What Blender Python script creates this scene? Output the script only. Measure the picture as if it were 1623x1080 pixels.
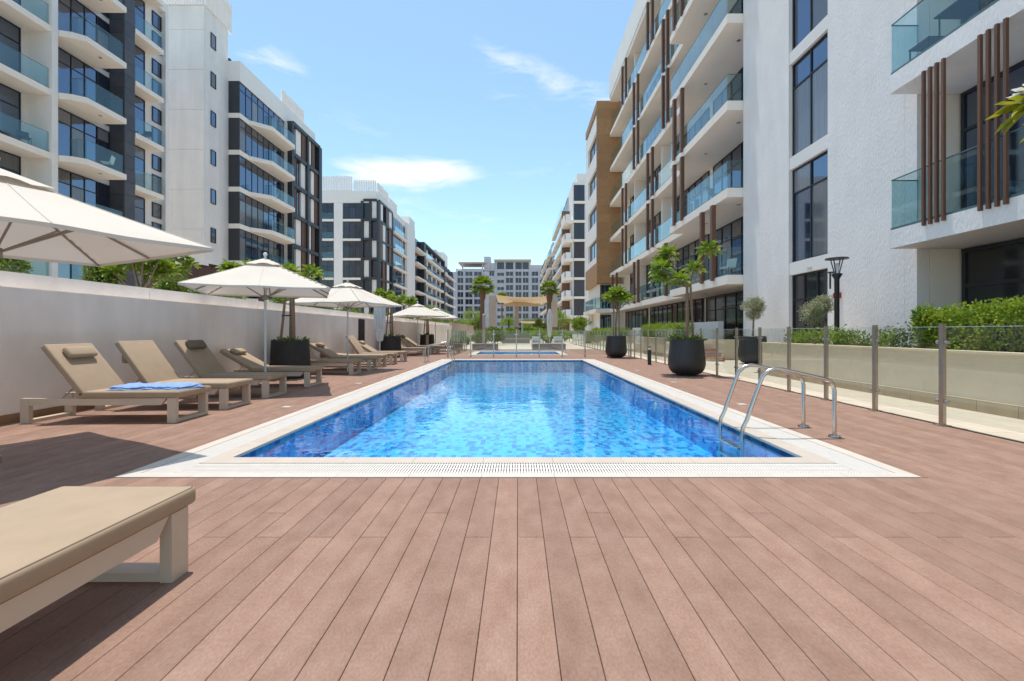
import bpy, bmesh, math, random
import numpy as np
from mathutils import Vector, Matrix

random.seed(7)
rng = np.random.default_rng(7)
R = math.radians
scene = bpy.context.scene
for o in list(bpy.data.objects):
    bpy.data.objects.remove(o)

# ------------------------------------------------------------------ camera
CH = 1.15
cam_d = bpy.data.cameras.new('camera')
cam = bpy.data.objects.new('camera', cam_d)
scene.collection.objects.link(cam)
cam.location = (0, 0, CH)
cam.rotation_euler = (R(90), 0, 0)
cam_d.sensor_width = 36.0
cam_d.lens = 722 / 1623 * 36
cam_d.shift_x = -9.5 / 1623
cam_d.shift_y = -14.0 / 1623
cam_d.clip_start = 0.05
cam_d.clip_end = 3000
scene.camera = cam

# ------------------------------------------------------------------ sky, sun, exposure
SUN = Vector((-0.075, 0.150, 1.0)).normalized()
world = bpy.data.worlds.new('World')
scene.world = world
world.use_nodes = True
SKY_STRENGTH = 0.143
CLOUD_LEVEL = 4.9


def build_world():
    nt = world.node_tree
    nt.nodes.clear()
    N = nt.nodes.new
    L = nt.links.new
    out = N('ShaderNodeOutputWorld')
    bg = N('ShaderNodeBackground')
    sky = N('ShaderNodeTexSky')
    sky.sky_type = 'NISHITA'
    sky.sun_disc = False
    sky.sun_elevation = math.asin(SUN.z)
    sky.sun_rotation = math.atan2(SUN.x, SUN.y)
    sky.air_density = 1.0
    sky.dust_density = 0.6
    sky.ozone_density = 1.3
    bg.inputs['Strength'].default_value = SKY_STRENGTH
    tc = N('ShaderNodeTexCoord')
    sep = N('ShaderNodeSeparateXYZ')
    L(tc.outputs['Generated'], sep.inputs[0])

    def math_(op, a, b=None, clamp=False):
        n = N('ShaderNodeMath')
        n.operation = op
        n.use_clamp = clamp
        for i, v in enumerate((a, b)):
            if v is None:
                continue
            if isinstance(v, (int, float)):
                n.inputs[i].default_value = v
            else:
                L(v, n.inputs[i])
        return n.outputs[0]
    x, y, z = sep.outputs
    # thin wind-drawn clouds: azimuth and elevation of the view direction
    az = math_('ARCTAN2', x, y)
    el = math_('ARCSINE', z)
    cmb = N('ShaderNodeCombineXYZ')
    L(math_('MULTIPLY', az, 3.2), cmb.inputs[0])
    L(math_('MULTIPLY', el, 11.0), cmb.inputs[1])
    nz = N('ShaderNodeTexNoise')
    nz.inputs['Scale'].default_value = 2.6
    nz.inputs['Detail'].default_value = 9
    nz.inputs['Roughness'].default_value = 0.62
    nz.inputs['Distortion'].default_value = 0.7
    L(cmb.outputs[0], nz.inputs['Vector'])
    total = None
    # (azimuth, elevation, half widths, tilt, strength) of each drift of cloud
    drifts = [(-0.245, 0.325, 0.150, 0.030, 0.05, 1.15), (-0.16, 0.248, 0.10, 0.016, -0.05, 0.55),
              (0.075, 0.505, 0.19, 0.024, -0.30, 0.62), (-0.02, 0.49, 0.07, 0.03, -0.2, 0.35),
              (-0.50, 0.485, 0.06, 0.025, 0.0, 0.7), (-0.36, 0.40, 0.12, 0.04, -0.1, 0.22),
              (0.06, 0.34, 0.10, 0.02, 0.1, 0.3), (-0.28, 0.27, 0.16, 0.014, -0.02, 0.4), (-0.05, 0.21, 0.14, 0.012, 0.03, 0.3), (0.16, 0.455, 0.10, 0.014, -0.15, 0.45),
              (1.2, 0.5, 0.4, 0.06, 0.1, 0.7), (2.3, 0.35, 0.5, 0.05, 0.0, 0.8), (-1.5, 0.4, 0.4, 0.06, -0.1, 0.8),
              (-2.5, 0.55, 0.4, 0.07, 0.1, 0.7)]
    for a0, e0, wa, we, tilt, st in drifts:
        da = math_('SUBTRACT', az, a0)
        de = math_('SUBTRACT', math_('SUBTRACT', el, e0), math_('MULTIPLY', da, tilt))
        q = math_('ADD', math_('POWER', math_('ABSOLUTE', math_('DIVIDE', da, wa)), 2.0),
                  math_('POWER', math_('ABSOLUTE', math_('DIVIDE', de, we)), 2.0))
        m = math_('MULTIPLY', math_('SUBTRACT', 1.0, math_('MULTIPLY', q, 0.5), True), st)
        total = m if total is None else math_('MAXIMUM', total, m)
    edge = math_('SUBTRACT', math_('ADD', total, math_('MULTIPLY', math_('SUBTRACT', nz.outputs['Fac'], 0.5), 2.6)), 0.25)
    cl = math_('MULTIPLY', math_('MULTIPLY', edge, total, True), 1.25, True)
    mix = N('ShaderNodeMix')
    mix.data_type = 'RGBA'
    L(cl, mix.inputs[0])
    tint = N('ShaderNodeMix')
    tint.data_type = 'RGBA'
    tint.blend_type = 'MULTIPLY'
    tint.inputs[0].default_value = 1.0
    L(sky.outputs[0], tint.inputs[6])
    tint.inputs[7].default_value = (1.03, 1.13, 1.02, 1)
    L(tint.outputs[2], mix.inputs[6])
    mix.inputs[7].default_value = (CLOUD_LEVEL * 1.0, CLOUD_LEVEL * 1.03, CLOUD_LEVEL * 1.06, 1)
    L(mix.outputs[2], bg.inputs['Color'])
    L(bg.outputs[0], out.inputs['Surface'])


build_world()
sun_d = bpy.data.lights.new('sun', 'SUN')
sun_d.energy = 2.7
sun_d.angle = R(0.5)
sun_d.color = (1.0, 0.95, 0.88)
sun = bpy.data.objects.new('sun', sun_d)
scene.collection.objects.link(sun)
sun.rotation_euler = SUN.to_track_quat('Z', 'Y').to_euler()
vs = scene.view_settings
vs.view_transform = 'Standard'
vs.look = 'None'
vs.gamma = 1
vs.use_curve_mapping = False
vs.exposure = 0.66

# ------------------------------------------------------------------ helpers
COL = scene.collection
WO = {}


def link(o):
    COL.objects.link(o)
    return o


def tag(o, label=None, cat=None, group=None, kind=None):
    if label:
        o['label'] = label
    if cat:
        o['category'] = cat
    if group:
        o['group'] = group
    if kind:
        o['kind'] = kind
    return o


def thing(name, loc, label, cat, group=None, rz=0.0):
    o = link(bpy.data.objects.new(name, None))
    o.empty_display_size = 0.2
    o.location = loc
    o.rotation_euler = (0, 0, rz)
    WO[o.name] = Vector(loc)
    return tag(o, label, cat, group)


MESH_CACHE = {}


class MB:
    def __init__(s):
        s.V = []
        s.F = []

    def box(s, x0, x1, y0, y1, z0, z1):
        if x1 < x0: x0, x1 = x1, x0
        if y1 < y0: y0, y1 = y1, y0
        if z1 < z0: z0, z1 = z1, z0
        b = len(s.V)
        s.V += [(x0, y0, z0), (x1, y0, z0), (x1, y1, z0), (x0, y1, z0), (x0, y0, z1), (x1, y0, z1), (x1, y1, z1), (x0, y1, z1)]
        for f in ((0, 3, 2, 1), (4, 5, 6, 7), (0, 1, 5, 4), (1, 2, 6, 5), (2, 3, 7, 6), (3, 0, 4, 7)):
            s.F.append(tuple(b + i for i in f))
        return s

    def prism(s, poly, a0, a1, axis='z'):
        """poly: 2D points counter-clockwise; extruded along axis from a0 to a1"""
        n = len(poly)
        b = len(s.V)
        for a in (a0, a1):
            for p in poly:
                if axis == 'z': s.V.append((p[0], p[1], a))
                elif axis == 'y': s.V.append((p[0], a, p[1]))
                else: s.V.append((a, p[0], p[1]))
        flip = axis == 'y'
        f1 = tuple(b + i for i in range(n))
        f2 = tuple(b + n + i for i in range(n))
        s.F.append(f1 if flip else f1[::-1])
        s.F.append(f2[::-1] if flip else f2)
        for i in range(n):
            j = (i + 1) % n
            q = (b + i, b + j, b + n + j, b + n + i)
            s.F.append(q[::-1] if flip else q)
        return s

    def tube(s, pts, radii, n=8, caps=True):
        pts = [Vector(p) for p in pts]
        if isinstance(radii, (int, float)):
            radii = [radii] * len(pts)
        b = len(s.V)
        prev = None
        for i, p in enumerate(pts):
            if i == 0: t = pts[1] - p
            elif i == len(pts) - 1: t = p - pts[i - 1]
            else: t = (pts[i + 1] - p).normalized() + (p - pts[i - 1]).normalized()
            t.normalize()
            if prev is None:
                a = Vector((0, 0, 1)) if abs(t.z) < 0.9 else Vector((1, 0, 0))
                u = t.cross(a).normalized()
            else:
                u = (prev - t * prev.dot(t)).normalized()
            prev = u
            w = t.cross(u)
            for k in range(n):
                an = 2 * math.pi * k / n
                q = p + (u * math.cos(an) + w * math.sin(an)) * radii[i]
                s.V.append(tuple(q))
        for i in range(len(pts) - 1):
            for k in range(n):
                k2 = (k + 1) % n
                s.F.append((b + i * n + k, b + i * n + k2, b + (i + 1) * n + k2, b + (i + 1) * n + k))
        if caps:
            s.F.append(tuple(b + k for k in range(n))[::-1])
            e = b + (len(pts) - 1) * n
            s.F.append(tuple(e + k for k in range(n)))
        return s

    def lathe(s, prof, n=24, c=(0, 0), caps=True):
        b = len(s.V)
        for r, z in prof:
            for k in range(n):
                an = 2 * math.pi * k / n
                s.V.append((c[0] + r * math.cos(an), c[1] + r * math.sin(an), z))
        for i in range(len(prof) - 1):
            for k in range(n):
                k2 = (k + 1) % n
                s.F.append((b + i * n + k, b + i * n + k2, b + (i + 1) * n + k2, b + (i + 1) * n + k))
        if caps:
            s.F.append(tuple(b + k for k in range(n))[::-1])
            e = b + (len(prof) - 1) * n
            s.F.append(tuple(e + k for k in range(n)))
        return s

    def quad(s, *p):
        b = len(s.V)
        s.V += [tuple(q) for q in p]
        s.F.append(tuple(range(b, b + len(p))))
        return s

    def obj(s, name, mat, parent=None, smooth=False, kind=None, share=True):
        anchor = Vector(s.V[0])
        rel = [(round(v[0] - anchor[0], 4), round(v[1] - anchor[1], 4), round(v[2] - anchor[2], 4)) for v in s.V]
        key = None
        me = None
        if share and len(rel) < 400:
            key = (tuple(rel), mat.name, smooth)
            me = MESH_CACHE.get(key)
        if me is None:
            me = bpy.data.meshes.new(name)
            me.from_pydata(rel, [], s.F)
            me.materials.append(mat)
            if smooth:
                me.polygons.foreach_set('use_smooth', [True] * len(me.polygons))
                me.set_sharp_from_angle(angle=R(40))
            if key:
                MESH_CACHE[key] = me
        o = link(bpy.data.objects.new(name, me))
        WO[o.name] = anchor
        if parent is not None:
            o.parent = parent
            o.location = anchor - WO[parent.name]
        else:
            o.location = anchor
        if kind:
            o['kind'] = kind
        return o


def bx(name, parent, mat, x0, x1, y0, y1, z0, z1, kind=None):
    return MB().box(x0, x1, y0, y1, z0, z1).obj(name, mat, parent, kind=kind)


def rounded(dx, dy, dz, r, seg=2):
    """box centred on the origin with rounded edges -> MB"""
    bm = bmesh.new()
    bmesh.ops.create_cube(bm, size=1.0)
    bmesh.ops.scale(bm, vec=(dx, dy, dz), verts=bm.verts)
    bmesh.ops.bevel(bm, geom=list(bm.edges), offset=r, segments=seg, profile=0.5, affect='EDGES')
    m = MB()
    bm.verts.index_update()
    m.V = [tuple(v.co) for v in bm.verts]
    m.F = [tuple(v.index for v in f.verts) for f in bm.faces]
    bm.free()
    return m


def xf(m, mtx):
    m.V = [tuple(mtx @ Vector(v)) for v in m.V]
    return m


def copy_tree(o, parent=None):
    c = o.copy()
    COL.objects.link(c)
    c.parent = parent
    for ch in [k for k in o.children]:
        copy_tree(ch, c)
    return c


# ------------------------------------------------------------------ materials
def mat(name, col, rough=0.6, var=0.0, vscale=3.0, col2=None, bump=0.0, bscale=40.0, metal=0.0, spec=0.5,
        stretch=(1, 1, 1), rnd=0.0, trans=0.0, detail=5, bstretch=None, bdist=0.01, var2=None):
    m = bpy.data.materials.new(name)
    m.use_nodes = True
    nt = m.node_tree
    N = nt.nodes.new
    L = nt.links.new
    b = nt.nodes['Principled BSDF']
    b.inputs['Roughness'].default_value = rough
    b.inputs['Metallic'].default_value = metal
    b.inputs['Specular IOR Level'].default_value = spec
    geo = N('ShaderNodeNewGeometry')

    def mapped(st):
        mp = N('ShaderNodeMapping')
        mp.inputs['Scale'].default_value = st
        L(geo.outputs['Position'], mp.inputs['Vector'])
        return mp.outputs[0]
    c = Vector(col)
    csock = None
    if var > 0 or col2 is not None:
        nz = N('ShaderNodeTexNoise')
        nz.inputs['Scale'].default_value = vscale
        nz.inputs['Detail'].default_value = detail
        nz.inputs['Roughness'].default_value = 0.6
        L(mapped(stretch), nz.inputs['Vector'])
        rp = N('ShaderNodeValToRGB')
        a = c * (1 - var)
        d = Vector(col2) if col2 is not None else c * (1 + var)
        rp.color_ramp.elements[0].position = 0.32
        rp.color_ramp.elements[1].position = 0.68
        rp.color_ramp.elements[0].color = (*a, 1)
        rp.color_ramp.elements[1].color = (*[min(1, q) for q in d], 1)
        L(nz.outputs['Fac'], rp.inputs[0])
        csock = rp.outputs[0]
        if var2:
            n2 = N('ShaderNodeTexNoise')
            n2.inputs['Scale'].default_value = var2[0]
            n2.inputs['Detail'].default_value = 3
            L(mapped(var2[2] if len(var2) > 2 else (1, 1, 1)), n2.inputs['Vector'])
            mr = N('ShaderNodeMapRange')
            mr.inputs['From Min'].default_value = 0.3
            mr.inputs['From Max'].default_value = 0.7
            mr.inputs['To Min'].default_value = 1 - var2[1]
            mr.inputs['To Max'].default_value = 1 + var2[1]
            L(n2.outputs['Fac'], mr.inputs['Value'])
            mx = N('ShaderNodeVectorMath')
            mx.operation = 'SCALE'
            L(csock, mx.inputs[0])
            L(mr.outputs[0], mx.inputs['Scale'])
            csock = mx.outputs[0]
    if rnd > 0:
        oi = N('ShaderNodeObjectInfo')
        mr = N('ShaderNodeMapRange')
        mr.inputs['To Min'].default_value = 1 - rnd
        mr.inputs['To Max'].default_value = 1 + rnd
        L(oi.outputs['Random'], mr.inputs['Value'])
        mx = N('ShaderNodeVectorMath')
        mx.operation = 'SCALE'
        if csock is None:
            mx.inputs[0].default_value = c
        else:
            L(csock, mx.inputs[0])
        L(mr.outputs[0], mx.inputs['Scale'])
        csock = mx.outputs[0]
    if csock is None:
        b.inputs['Base Color'].default_value = (*c, 1)
    else:
        L(csock, b.inputs['Base Color'])
    if bump > 0:
        nb = N('ShaderNodeTexNoise')
        nb.inputs['Scale'].default_value = bscale
        nb.inputs['Detail'].default_value = 3
        L(mapped(bstretch or (1, 1, 1)), nb.inputs['Vector'])
        bp = N('ShaderNodeBump')
        bp.inputs['Strength'].default_value = bump
        bp.inputs['Distance'].default_value = bdist
        L(nb.outputs['Fac'], bp.inputs['Height'])
        L(bp.outputs[0], b.inputs['Normal'])
    if trans > 0:
        tr = N('ShaderNodeBsdfTranslucent')
        if csock is None:
            tr.inputs['Color'].default_value = (*c, 1)
        else:
            L(csock, tr.inputs['Color'])
        ms = N('ShaderNodeMixShader')
        ms.inputs[0].default_value = trans
        L(b.outputs[0], ms.inputs[1])
        L(tr.outputs[0], ms.inputs[2])
        L(ms.outputs[0], nt.nodes['Material Output'].inputs['Surface'])
    return m


def sheet_glass(name, tint, ior=1.45, rough=0.0, gcol=(1, 1, 1), ripple=None):
    """a clear sheet: what passes through is tinted, what is mirrored follows Fresnel"""
    m = bpy.data.materials.new(name)
    m.use_nodes = True
    nt = m.node_tree
    nt.nodes.clear()
    N = nt.nodes.new
    L = nt.links.new
    out = N('ShaderNodeOutputMaterial')
    t = N('ShaderNodeBsdfTransparent')
    t.inputs['Color'].default_value = (*tint, 1)
    g = N('ShaderNodeBsdfGlossy')
    g.inputs['Roughness'].default_value = rough
    g.inputs['Color'].default_value = (*gcol, 1)
    # Schlick's Fresnel curve, the same from both faces of the sheet
    gm = N('ShaderNodeNewGeometry')
    dt = N('ShaderNodeVectorMath')
    dt.operation = 'DOT_PRODUCT'
    L(gm.outputs['Incoming'], dt.inputs[0])
    L(gm.outputs['Normal'], dt.inputs[1])

    def mth(op, x, y=None):
        n = N('ShaderNodeMath')
        n.operation = op
        n.use_clamp = op == 'SUBTRACT'
        for i, v in enumerate((x, y)):
            if v is None:
                continue
            if isinstance(v, (int, float)):
                n.inputs[i].default_value = v
            else:
                L(v, n.inputs[i])
        return n.outputs[0]
    f0 = ((ior - 1) / (ior + 1)) ** 2
    fac = mth('ADD', mth('MULTIPLY', mth('POWER', mth('SUBTRACT', 1.0, mth('ABSOLUTE', dt.outputs['Value'])), 5.0), 1 - f0), f0)
    ms = N('ShaderNodeMixShader')
    L(fac, ms.inputs[0])
    L(t.outputs[0], ms.inputs[1])
    L(g.outputs[0], ms.inputs[2])
    L(ms.outputs[0], out.inputs['Surface'])
    if ripple:
        geo = N('ShaderNodeNewGeometry')
        prev = None
        for sc, stg, dist in ripple:
            nz = N('ShaderNodeTexNoise')
            nz.inputs['Scale'].default_value = sc
            nz.inputs['Detail'].default_value = 2
            L(geo.outputs['Position'], nz.inputs['Vector'])
            bp = N('ShaderNodeBump')
            bp.inputs['Strength'].default_value = stg
            bp.inputs['Distance'].default_value = dist
            L(nz.outputs['Fac'], bp.inputs['Height'])
            if prev:
                L(prev, bp.inputs['Normal'])
            prev = bp.outputs[0]
        L(prev, g.inputs['Normal'])
        L(prev, dt.inputs[1])
    return m


def pool_tile_material():
    m = bpy.data.materials.new('pool mosaic')
    m.use_nodes = True
    nt = m.node_tree
    N = nt.nodes.new
    L = nt.links.new
    b = nt.nodes['Principled BSDF']
    b.inputs['Roughness'].default_value = 0.4
    geo = N('ShaderNodeNewGeometry')

    def cell(sx, sy, sz, off):
        mp = N('ShaderNodeMapping')
        mp.inputs['Scale'].default_value = (sx, sy, sz)
        mp.inputs['Location'].default_value = (off, off * 0.7, off * 0.3 + 0.013)
        L(geo.outputs['Position'], mp.inputs['Vector'])
        fl = N('ShaderNodeVectorMath')
        fl.operation = 'FLOOR'
        L(mp.outputs[0], fl.inputs[0])
        wn = N('ShaderNodeTexWhiteNoise')
        wn.noise_dimensions = '3D'
        L(fl.outputs[0], wn.inputs['Vector'])
        return wn.outputs['Value']
    a = cell(15, 9, 15, 0.31)
    c = cell(30, 18, 30, 3.7)
    d = cell(44, 44, 44, 5.1)

    def mad(x, k, y):
        n = N('ShaderNodeMath')
        n.operation = 'MULTIPLY_ADD'
        L(x, n.inputs[0])
        n.inputs[1].default_value = k
        if isinstance(y, float):
            n.inputs[2].default_value = y
        else:
            L(y, n.inputs[2])
        return n.outputs[0]
    v = mad(a, 0.62, mad(c, 0.24, mad(d, 0.14, 0.0)))
    rp = N('ShaderNodeValToRGB')
    cr = rp.color_ramp
    cr.elements[0].position = 0.24
    cr.elements[0].color = (0.006, 0.14, 0.46, 1)
    cr.elements[1].position = 0.62
    cr.elements[1].color = (0.060, 0.49, 0.86, 1)
    for pos, colr in ((0.30, (0.011, 0.235, 0.62, 1)), (0.40, (0.018, 0.30, 0.70, 1)), (0.44, (0.034, 0.39, 0.78, 1))):
        e = cr.elements.new(pos)
        e.color = colr
    L(v, rp.inputs[0])
    L(rp.outputs[0], b.inputs['Base Color'])
    return m


M = {}
M['plank'] = mat('composite deck board', (0.272, 0.158, 0.113), 0.75, 0.06, 6.0, bump=0.35, bscale=1.0, bstretch=(260, 5, 1), rnd=0.10,
                 col2=(0.325, 0.203, 0.152), stretch=(1.3, 0.7, 1), bdist=0.002, spec=0.25, var2=(110.0, 0.13, (1, 0.5, 1)))
M['joist'] = mat('deck underside', (0.045, 0.03, 0.024), 0.9)
M['ground'] = mat('sandy ground', (0.47, 0.41, 0.33), 0.9, 0.12, 0.4)
M['coping'] = mat('cream pool coping', (0.54, 0.46, 0.385), 0.55, 0.05, 5, rnd=0.03, bump=0.1, bscale=90)
M['rimtile'] = mat('pale rim tile', (0.62, 0.545, 0.465), 0.5, 0.05, 6, rnd=0.03)
M['grate'] = mat('white grating', (0.76, 0.70, 0.635), 0.7, 0.04, 10)
M['channel'] = mat('grey channel', (0.24, 0.23, 0.22), 0.6)
M['mosaic'] = pool_tile_material()
M['water'] = sheet_glass('pool water', (0.78, 0.97, 1.0), 1.33, 0.0, ripple=[(1.6, 0.12, 0.05), (7.5, 0.16, 0.012)])
M['paving'] = mat('beige paving tile', (0.56, 0.48, 0.38), 0.7, 0.06, 4, rnd=0.05, bump=0.1, bscale=60)
M['plaster'] = mat('white textured plaster', (0.85, 0.80, 0.765), 0.85, 0.035, 0.8, bump=0.6, bscale=24, bstretch=(1, 1, 0.4), bdist=0.02, var2=(2.5, 0.025, (1, 1, 0.2)))
M['plaster_smooth'] = mat('smooth white render', (0.84, 0.79, 0.75), 0.8, 0.03, 0.6, bump=0.15, bscale=30)
M['wallgrey'] = mat('garden wall plaster', (0.87, 0.785, 0.715), 0.85, 0.06, 0.55, bump=0.5, bscale=34, bdist=0.012, var2=(2.2, 0.06, (1, 1.2, 0.35)))
M['pinkwall'] = mat('pinkish stone wall', (0.50, 0.38, 0.32), 0.85, 0.08, 2)
M['skirting'] = mat('brown stone skirting', (0.30, 0.17, 0.09), 0.6, 0.12, 6, rnd=0.06)
M['creamwall'] = mat('cream planter render', (0.72, 0.60, 0.42), 0.8, 0.05, 1.2, bump=0.25, bscale=40)
M['kerbstone'] = mat('tan kerb stone', (0.42, 0.33, 0.21), 0.75, 0.07, 6, rnd=0.06)
M['soil'] = mat('soil', (0.10, 0.07, 0.05), 0.95, 0.2, 8)
M['soffit'] = mat('balcony render', (0.90, 0.81, 0.715), 0.8, 0.03, 0.7)
M['graybuild'] = mat('grey white render', (0.80, 0.745, 0.71), 0.85, 0.04, 0.5, var2=(1.6, 0.05, (1, 1, 0.1)))
M['darkclad'] = mat('charcoal cladding', (0.035, 0.037, 0.043), 0.5, 0.08, 1.5, rnd=0.12)
M['darkstone'] = mat('dark grey stone panel', (0.075, 0.075, 0.088), 0.55, 0.1, 3, rnd=0.15)
M['brownfin'] = mat('brown timber fin', (0.150, 0.070, 0.040), 0.55, 0.12, 4, stretch=(6, 6, 0.5), rnd=0.1)
M['woodclad'] = mat('orange timber cladding', (0.43, 0.225, 0.10), 0.6, 0.18, 2.2, stretch=(1.5, 1.5, 6), rnd=0.10)
M['pergola'] = mat('dark brown pergola', (0.075, 0.030, 0.020), 0.6, 0.1, 4)
M['frame'] = mat('dark window frame', (0.022, 0.024, 0.030), 0.45)
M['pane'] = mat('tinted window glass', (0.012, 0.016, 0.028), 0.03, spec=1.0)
M['pane'].node_tree.nodes['Principled BSDF'].inputs['IOR'].default_value = 2.1
M['pane'].node_tree.nodes['Principled BSDF'].inputs['Specular Tint'].default_value = (0.62, 0.75, 1.0, 1)
M['pane2'] = mat('clear dark glass', (0.022, 0.023, 0.025), 0.05, spec=0.6)
M['rail'] = sheet_glass('green balustrade glass', (0.80, 0.90, 0.91), 1.6, gcol=(0.88, 0.97, 1.0))
M['fenceglass'] = sheet_glass('fence glass', (0.925, 0.95, 0.935), 1.55, gcol=(0.9, 0.95, 0.95))
M['glassedge'] = mat('pale glass edge', (0.50, 0.60, 0.56), 0.3)
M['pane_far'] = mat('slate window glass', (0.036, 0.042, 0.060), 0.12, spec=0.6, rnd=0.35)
M['curtain'] = mat('window glass with curtain behind', (0.155, 0.160, 0.175), 0.05, spec=0.9, rnd=0.45, var=0.18, vscale=3, stretch=(8, 8, 0.2))
M['darkwood'] = mat('dull brown timber', (0.19, 0.105, 0.065), 0.6, 0.15, 2, rnd=0.1)
M['railcap'] = mat('glass edge', (0.10, 0.16, 0.17), 0.3)
M['steel'] = mat('stainless steel', (0.58, 0.55, 0.51), 0.22, metal=1.0, var=0.05, vscale=8)
M['post'] = mat('bronze tinted steel post', (0.42, 0.365, 0.315), 0.30, metal=0.85, var=0.08, vscale=5)
M['clamp'] = mat('grey clamp', (0.45, 0.45, 0.45), 0.35, metal=0.9)
M['lounge_frame'] = mat('sand coated aluminium', (0.58, 0.475, 0.375), 0.5, 0.03, 5)
M['cushion'] = mat('tan lounger fabric', (0.385, 0.282, 0.190), 0.85, 0.05, 7, bump=0.25, bscale=350, bdist=0.002)
M['cushion_shade'] = mat('shaded pillow and dark trim fabric', (0.17, 0.13, 0.09), 0.85, 0.05, 7, bump=0.25, bscale=350, bdist=0.002)  # tan fabric with shade put into the colour; also dark piping and straps
M['canvas'] = mat('off white canvas', (0.71, 0.645, 0.56), 0.85, 0.025, 1.6, bump=0.2, bscale=220, trans=0.16, bdist=0.002)
M['canvas_grey'] = mat('grey white canvas', (0.60, 0.60, 0.60), 0.85, 0.04, 6)
M['polewhite'] = mat('pale grey pole', (0.60, 0.60, 0.58), 0.4)
M['poletan'] = mat('tan metal rib', (0.30, 0.24, 0.18), 0.45)
M['potdark'] = mat('dark brown pot', (0.030, 0.026, 0.025), 0.5, 0.2, 5, stretch=(3, 3, 0.6), bump=0.3, bscale=18, bstretch=(3, 3, 0.5))
M['potblack'] = mat('black planter', (0.018, 0.018, 0.017), 0.6, 0.2, 7)
M['bark'] = mat('grey brown bark', (0.22, 0.16, 0.11), 0.9, 0.2, 14, bump=0.6, bscale=40)
M['stake'] = mat('timber stake', (0.27, 0.165, 0.10), 0.8, 0.15, 8, stretch=(4, 4, 1))
M['palmtrunk'] = mat('palm trunk', (0.18, 0.105, 0.065), 0.9, 0.25, 5, stretch=(1, 1, 4), bump=0.6, bscale=12)
M['leaf'] = mat('plumeria leaf', (0.075, 0.165, 0.016), 0.45, col2=(0.34, 0.42, 0.035), vscale=4.5, trans=0.30, detail=2)
M['leafyellow'] = mat('yellow green leaf', (0.24, 0.27, 0.020), 0.5, col2=(0.42, 0.40, 0.02), vscale=9, trans=0.35, detail=2)
M['hedge'] = mat('hedge leaf', (0.11, 0.22, 0.014), 0.55, col2=(0.34, 0.42, 0.035), vscale=6, trans=0.36, detail=3)
M['olive'] = mat('olive leaf', (0.23, 0.25, 0.13), 0.6, col2=(0.45, 0.46, 0.28), vscale=8, trans=0.25, detail=2)
M['bush'] = mat('garden bush leaf', (0.075, 0.145, 0.018), 0.6, col2=(0.24, 0.30, 0.045), vscale=3.5, trans=0.25, detail=3)
M['palmleaf'] = mat('palm leaf', (0.085, 0.17, 0.012), 0.5, col2=(0.30, 0.38, 0.02), vscale=2, trans=0.28, detail=2)
M['grassblade'] = mat('strappy green leaf', (0.09, 0.16, 0.018), 0.5, col2=(0.24, 0.29, 0.045), vscale=6, trans=0.3)
M['petal'] = mat('white petal', (0.82, 0.80, 0.72), 0.6, 0.03, 8, trans=0.3)
M['towel'] = mat('blue towel', (0.235, 0.365, 0.640), 0.95, 0.10, 14, bump=0.6, bscale=220, bdist=0.004)
M['black'] = mat('black metal', (0.018, 0.018, 0.020), 0.45)
M['bollard'] = mat('dark green bollard', (0.020, 0.028, 0.024), 0.5)
M['lens'] = mat('white lens', (0.75, 0.75, 0.72), 0.3)
M['sail'] = mat('tan shade sail', (0.62, 0.47, 0.29), 0.85, 0.04, 1, trans=0.25)
M['column'] = mat('beige stone column', (0.46, 0.38, 0.32), 0.8, 0.06, 0.8)
M['columnlow'] = mat('brown stone cladding', (0.20, 0.12, 0.08), 0.8, 0.15, 3)
M['stonebench'] = mat('grey stone bench', (0.34, 0.31, 0.28), 0.8, 0.12, 4)
M['bluewhite'] = mat('blue white render', (0.52, 0.50, 0.54), 0.8, 0.04, 0.3)
M['yellow'] = mat('yellow plastic', (0.62, 0.42, 0.01), 0.4)
M['weave'] = mat('grey green weave', (0.17, 0.19, 0.165), 0.8, 0.2, 12)
M['red'] = mat('red enamel', (0.45, 0.02, 0.02), 0.4)
M['drain'] = mat('pale green drain cover', (0.40, 0.72, 0.62), 0.5)
M['signgreen'] = mat('pale green sign', (0.50, 0.62, 0.40), 0.5)


# ------------------------------------------------------------------ the setting: ground, deck, pool
def sheet_with_holes(x0, x1, y0, y1, z, holes):
    xs = sorted({x0, x1, *[h[0] for h in holes], *[h[1] for h in holes]})
    ys = sorted({y0, y1, *[h[2] for h in holes], *[h[3] for h in holes]})
    m = MB()
    for i in range(len(xs) - 1):
        for j in range(len(ys) - 1):
            cx, cy = (xs[i] + xs[i + 1]) / 2, (ys[j] + ys[j + 1]) / 2
            if any(h[0] < cx < h[1] and h[2] < cy < h[3] for h in holes):
                continue
            m.quad((xs[i], ys[j], z), (xs[i + 1], ys[j], z), (xs[i + 1], ys[j + 1], z), (xs[i], ys[j + 1], z))
    return m


PX, PY0, PY1 = 2.6, 4.15, 18.45           # water edge of the main pool
OX, OY0, OY1 = 3.18, 3.59, 19.03          # outer edge of its rim
KX, KY0, KY1 = 2.15, 22.9, 26.2           # children's pool
holes = [(-PX - .2, PX + .2, PY0 - .2, PY1 + .2), (-KX - .1, KX + .1, KY0 - .1, KY1 + .1)]
tag(sheet_with_holes(-1500, 1500, -60, 2500, -0.09, holes).obj('ground', M['ground']), kind='structure')

WALLX, FENX = -6.38, 5.20
hole2 = [(-OX + .03, OX - .03, OY0 + .03, OY1 - .03), (-KX - .3, KX + .3, KY0 - .3, KY1 + .3)]
deck = sheet_with_holes(WALLX, FENX + 0.03, -0.8, 30.0, -0.035, hole2).obj('deck', M['joist'])
tag(deck, kind='structure')


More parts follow.
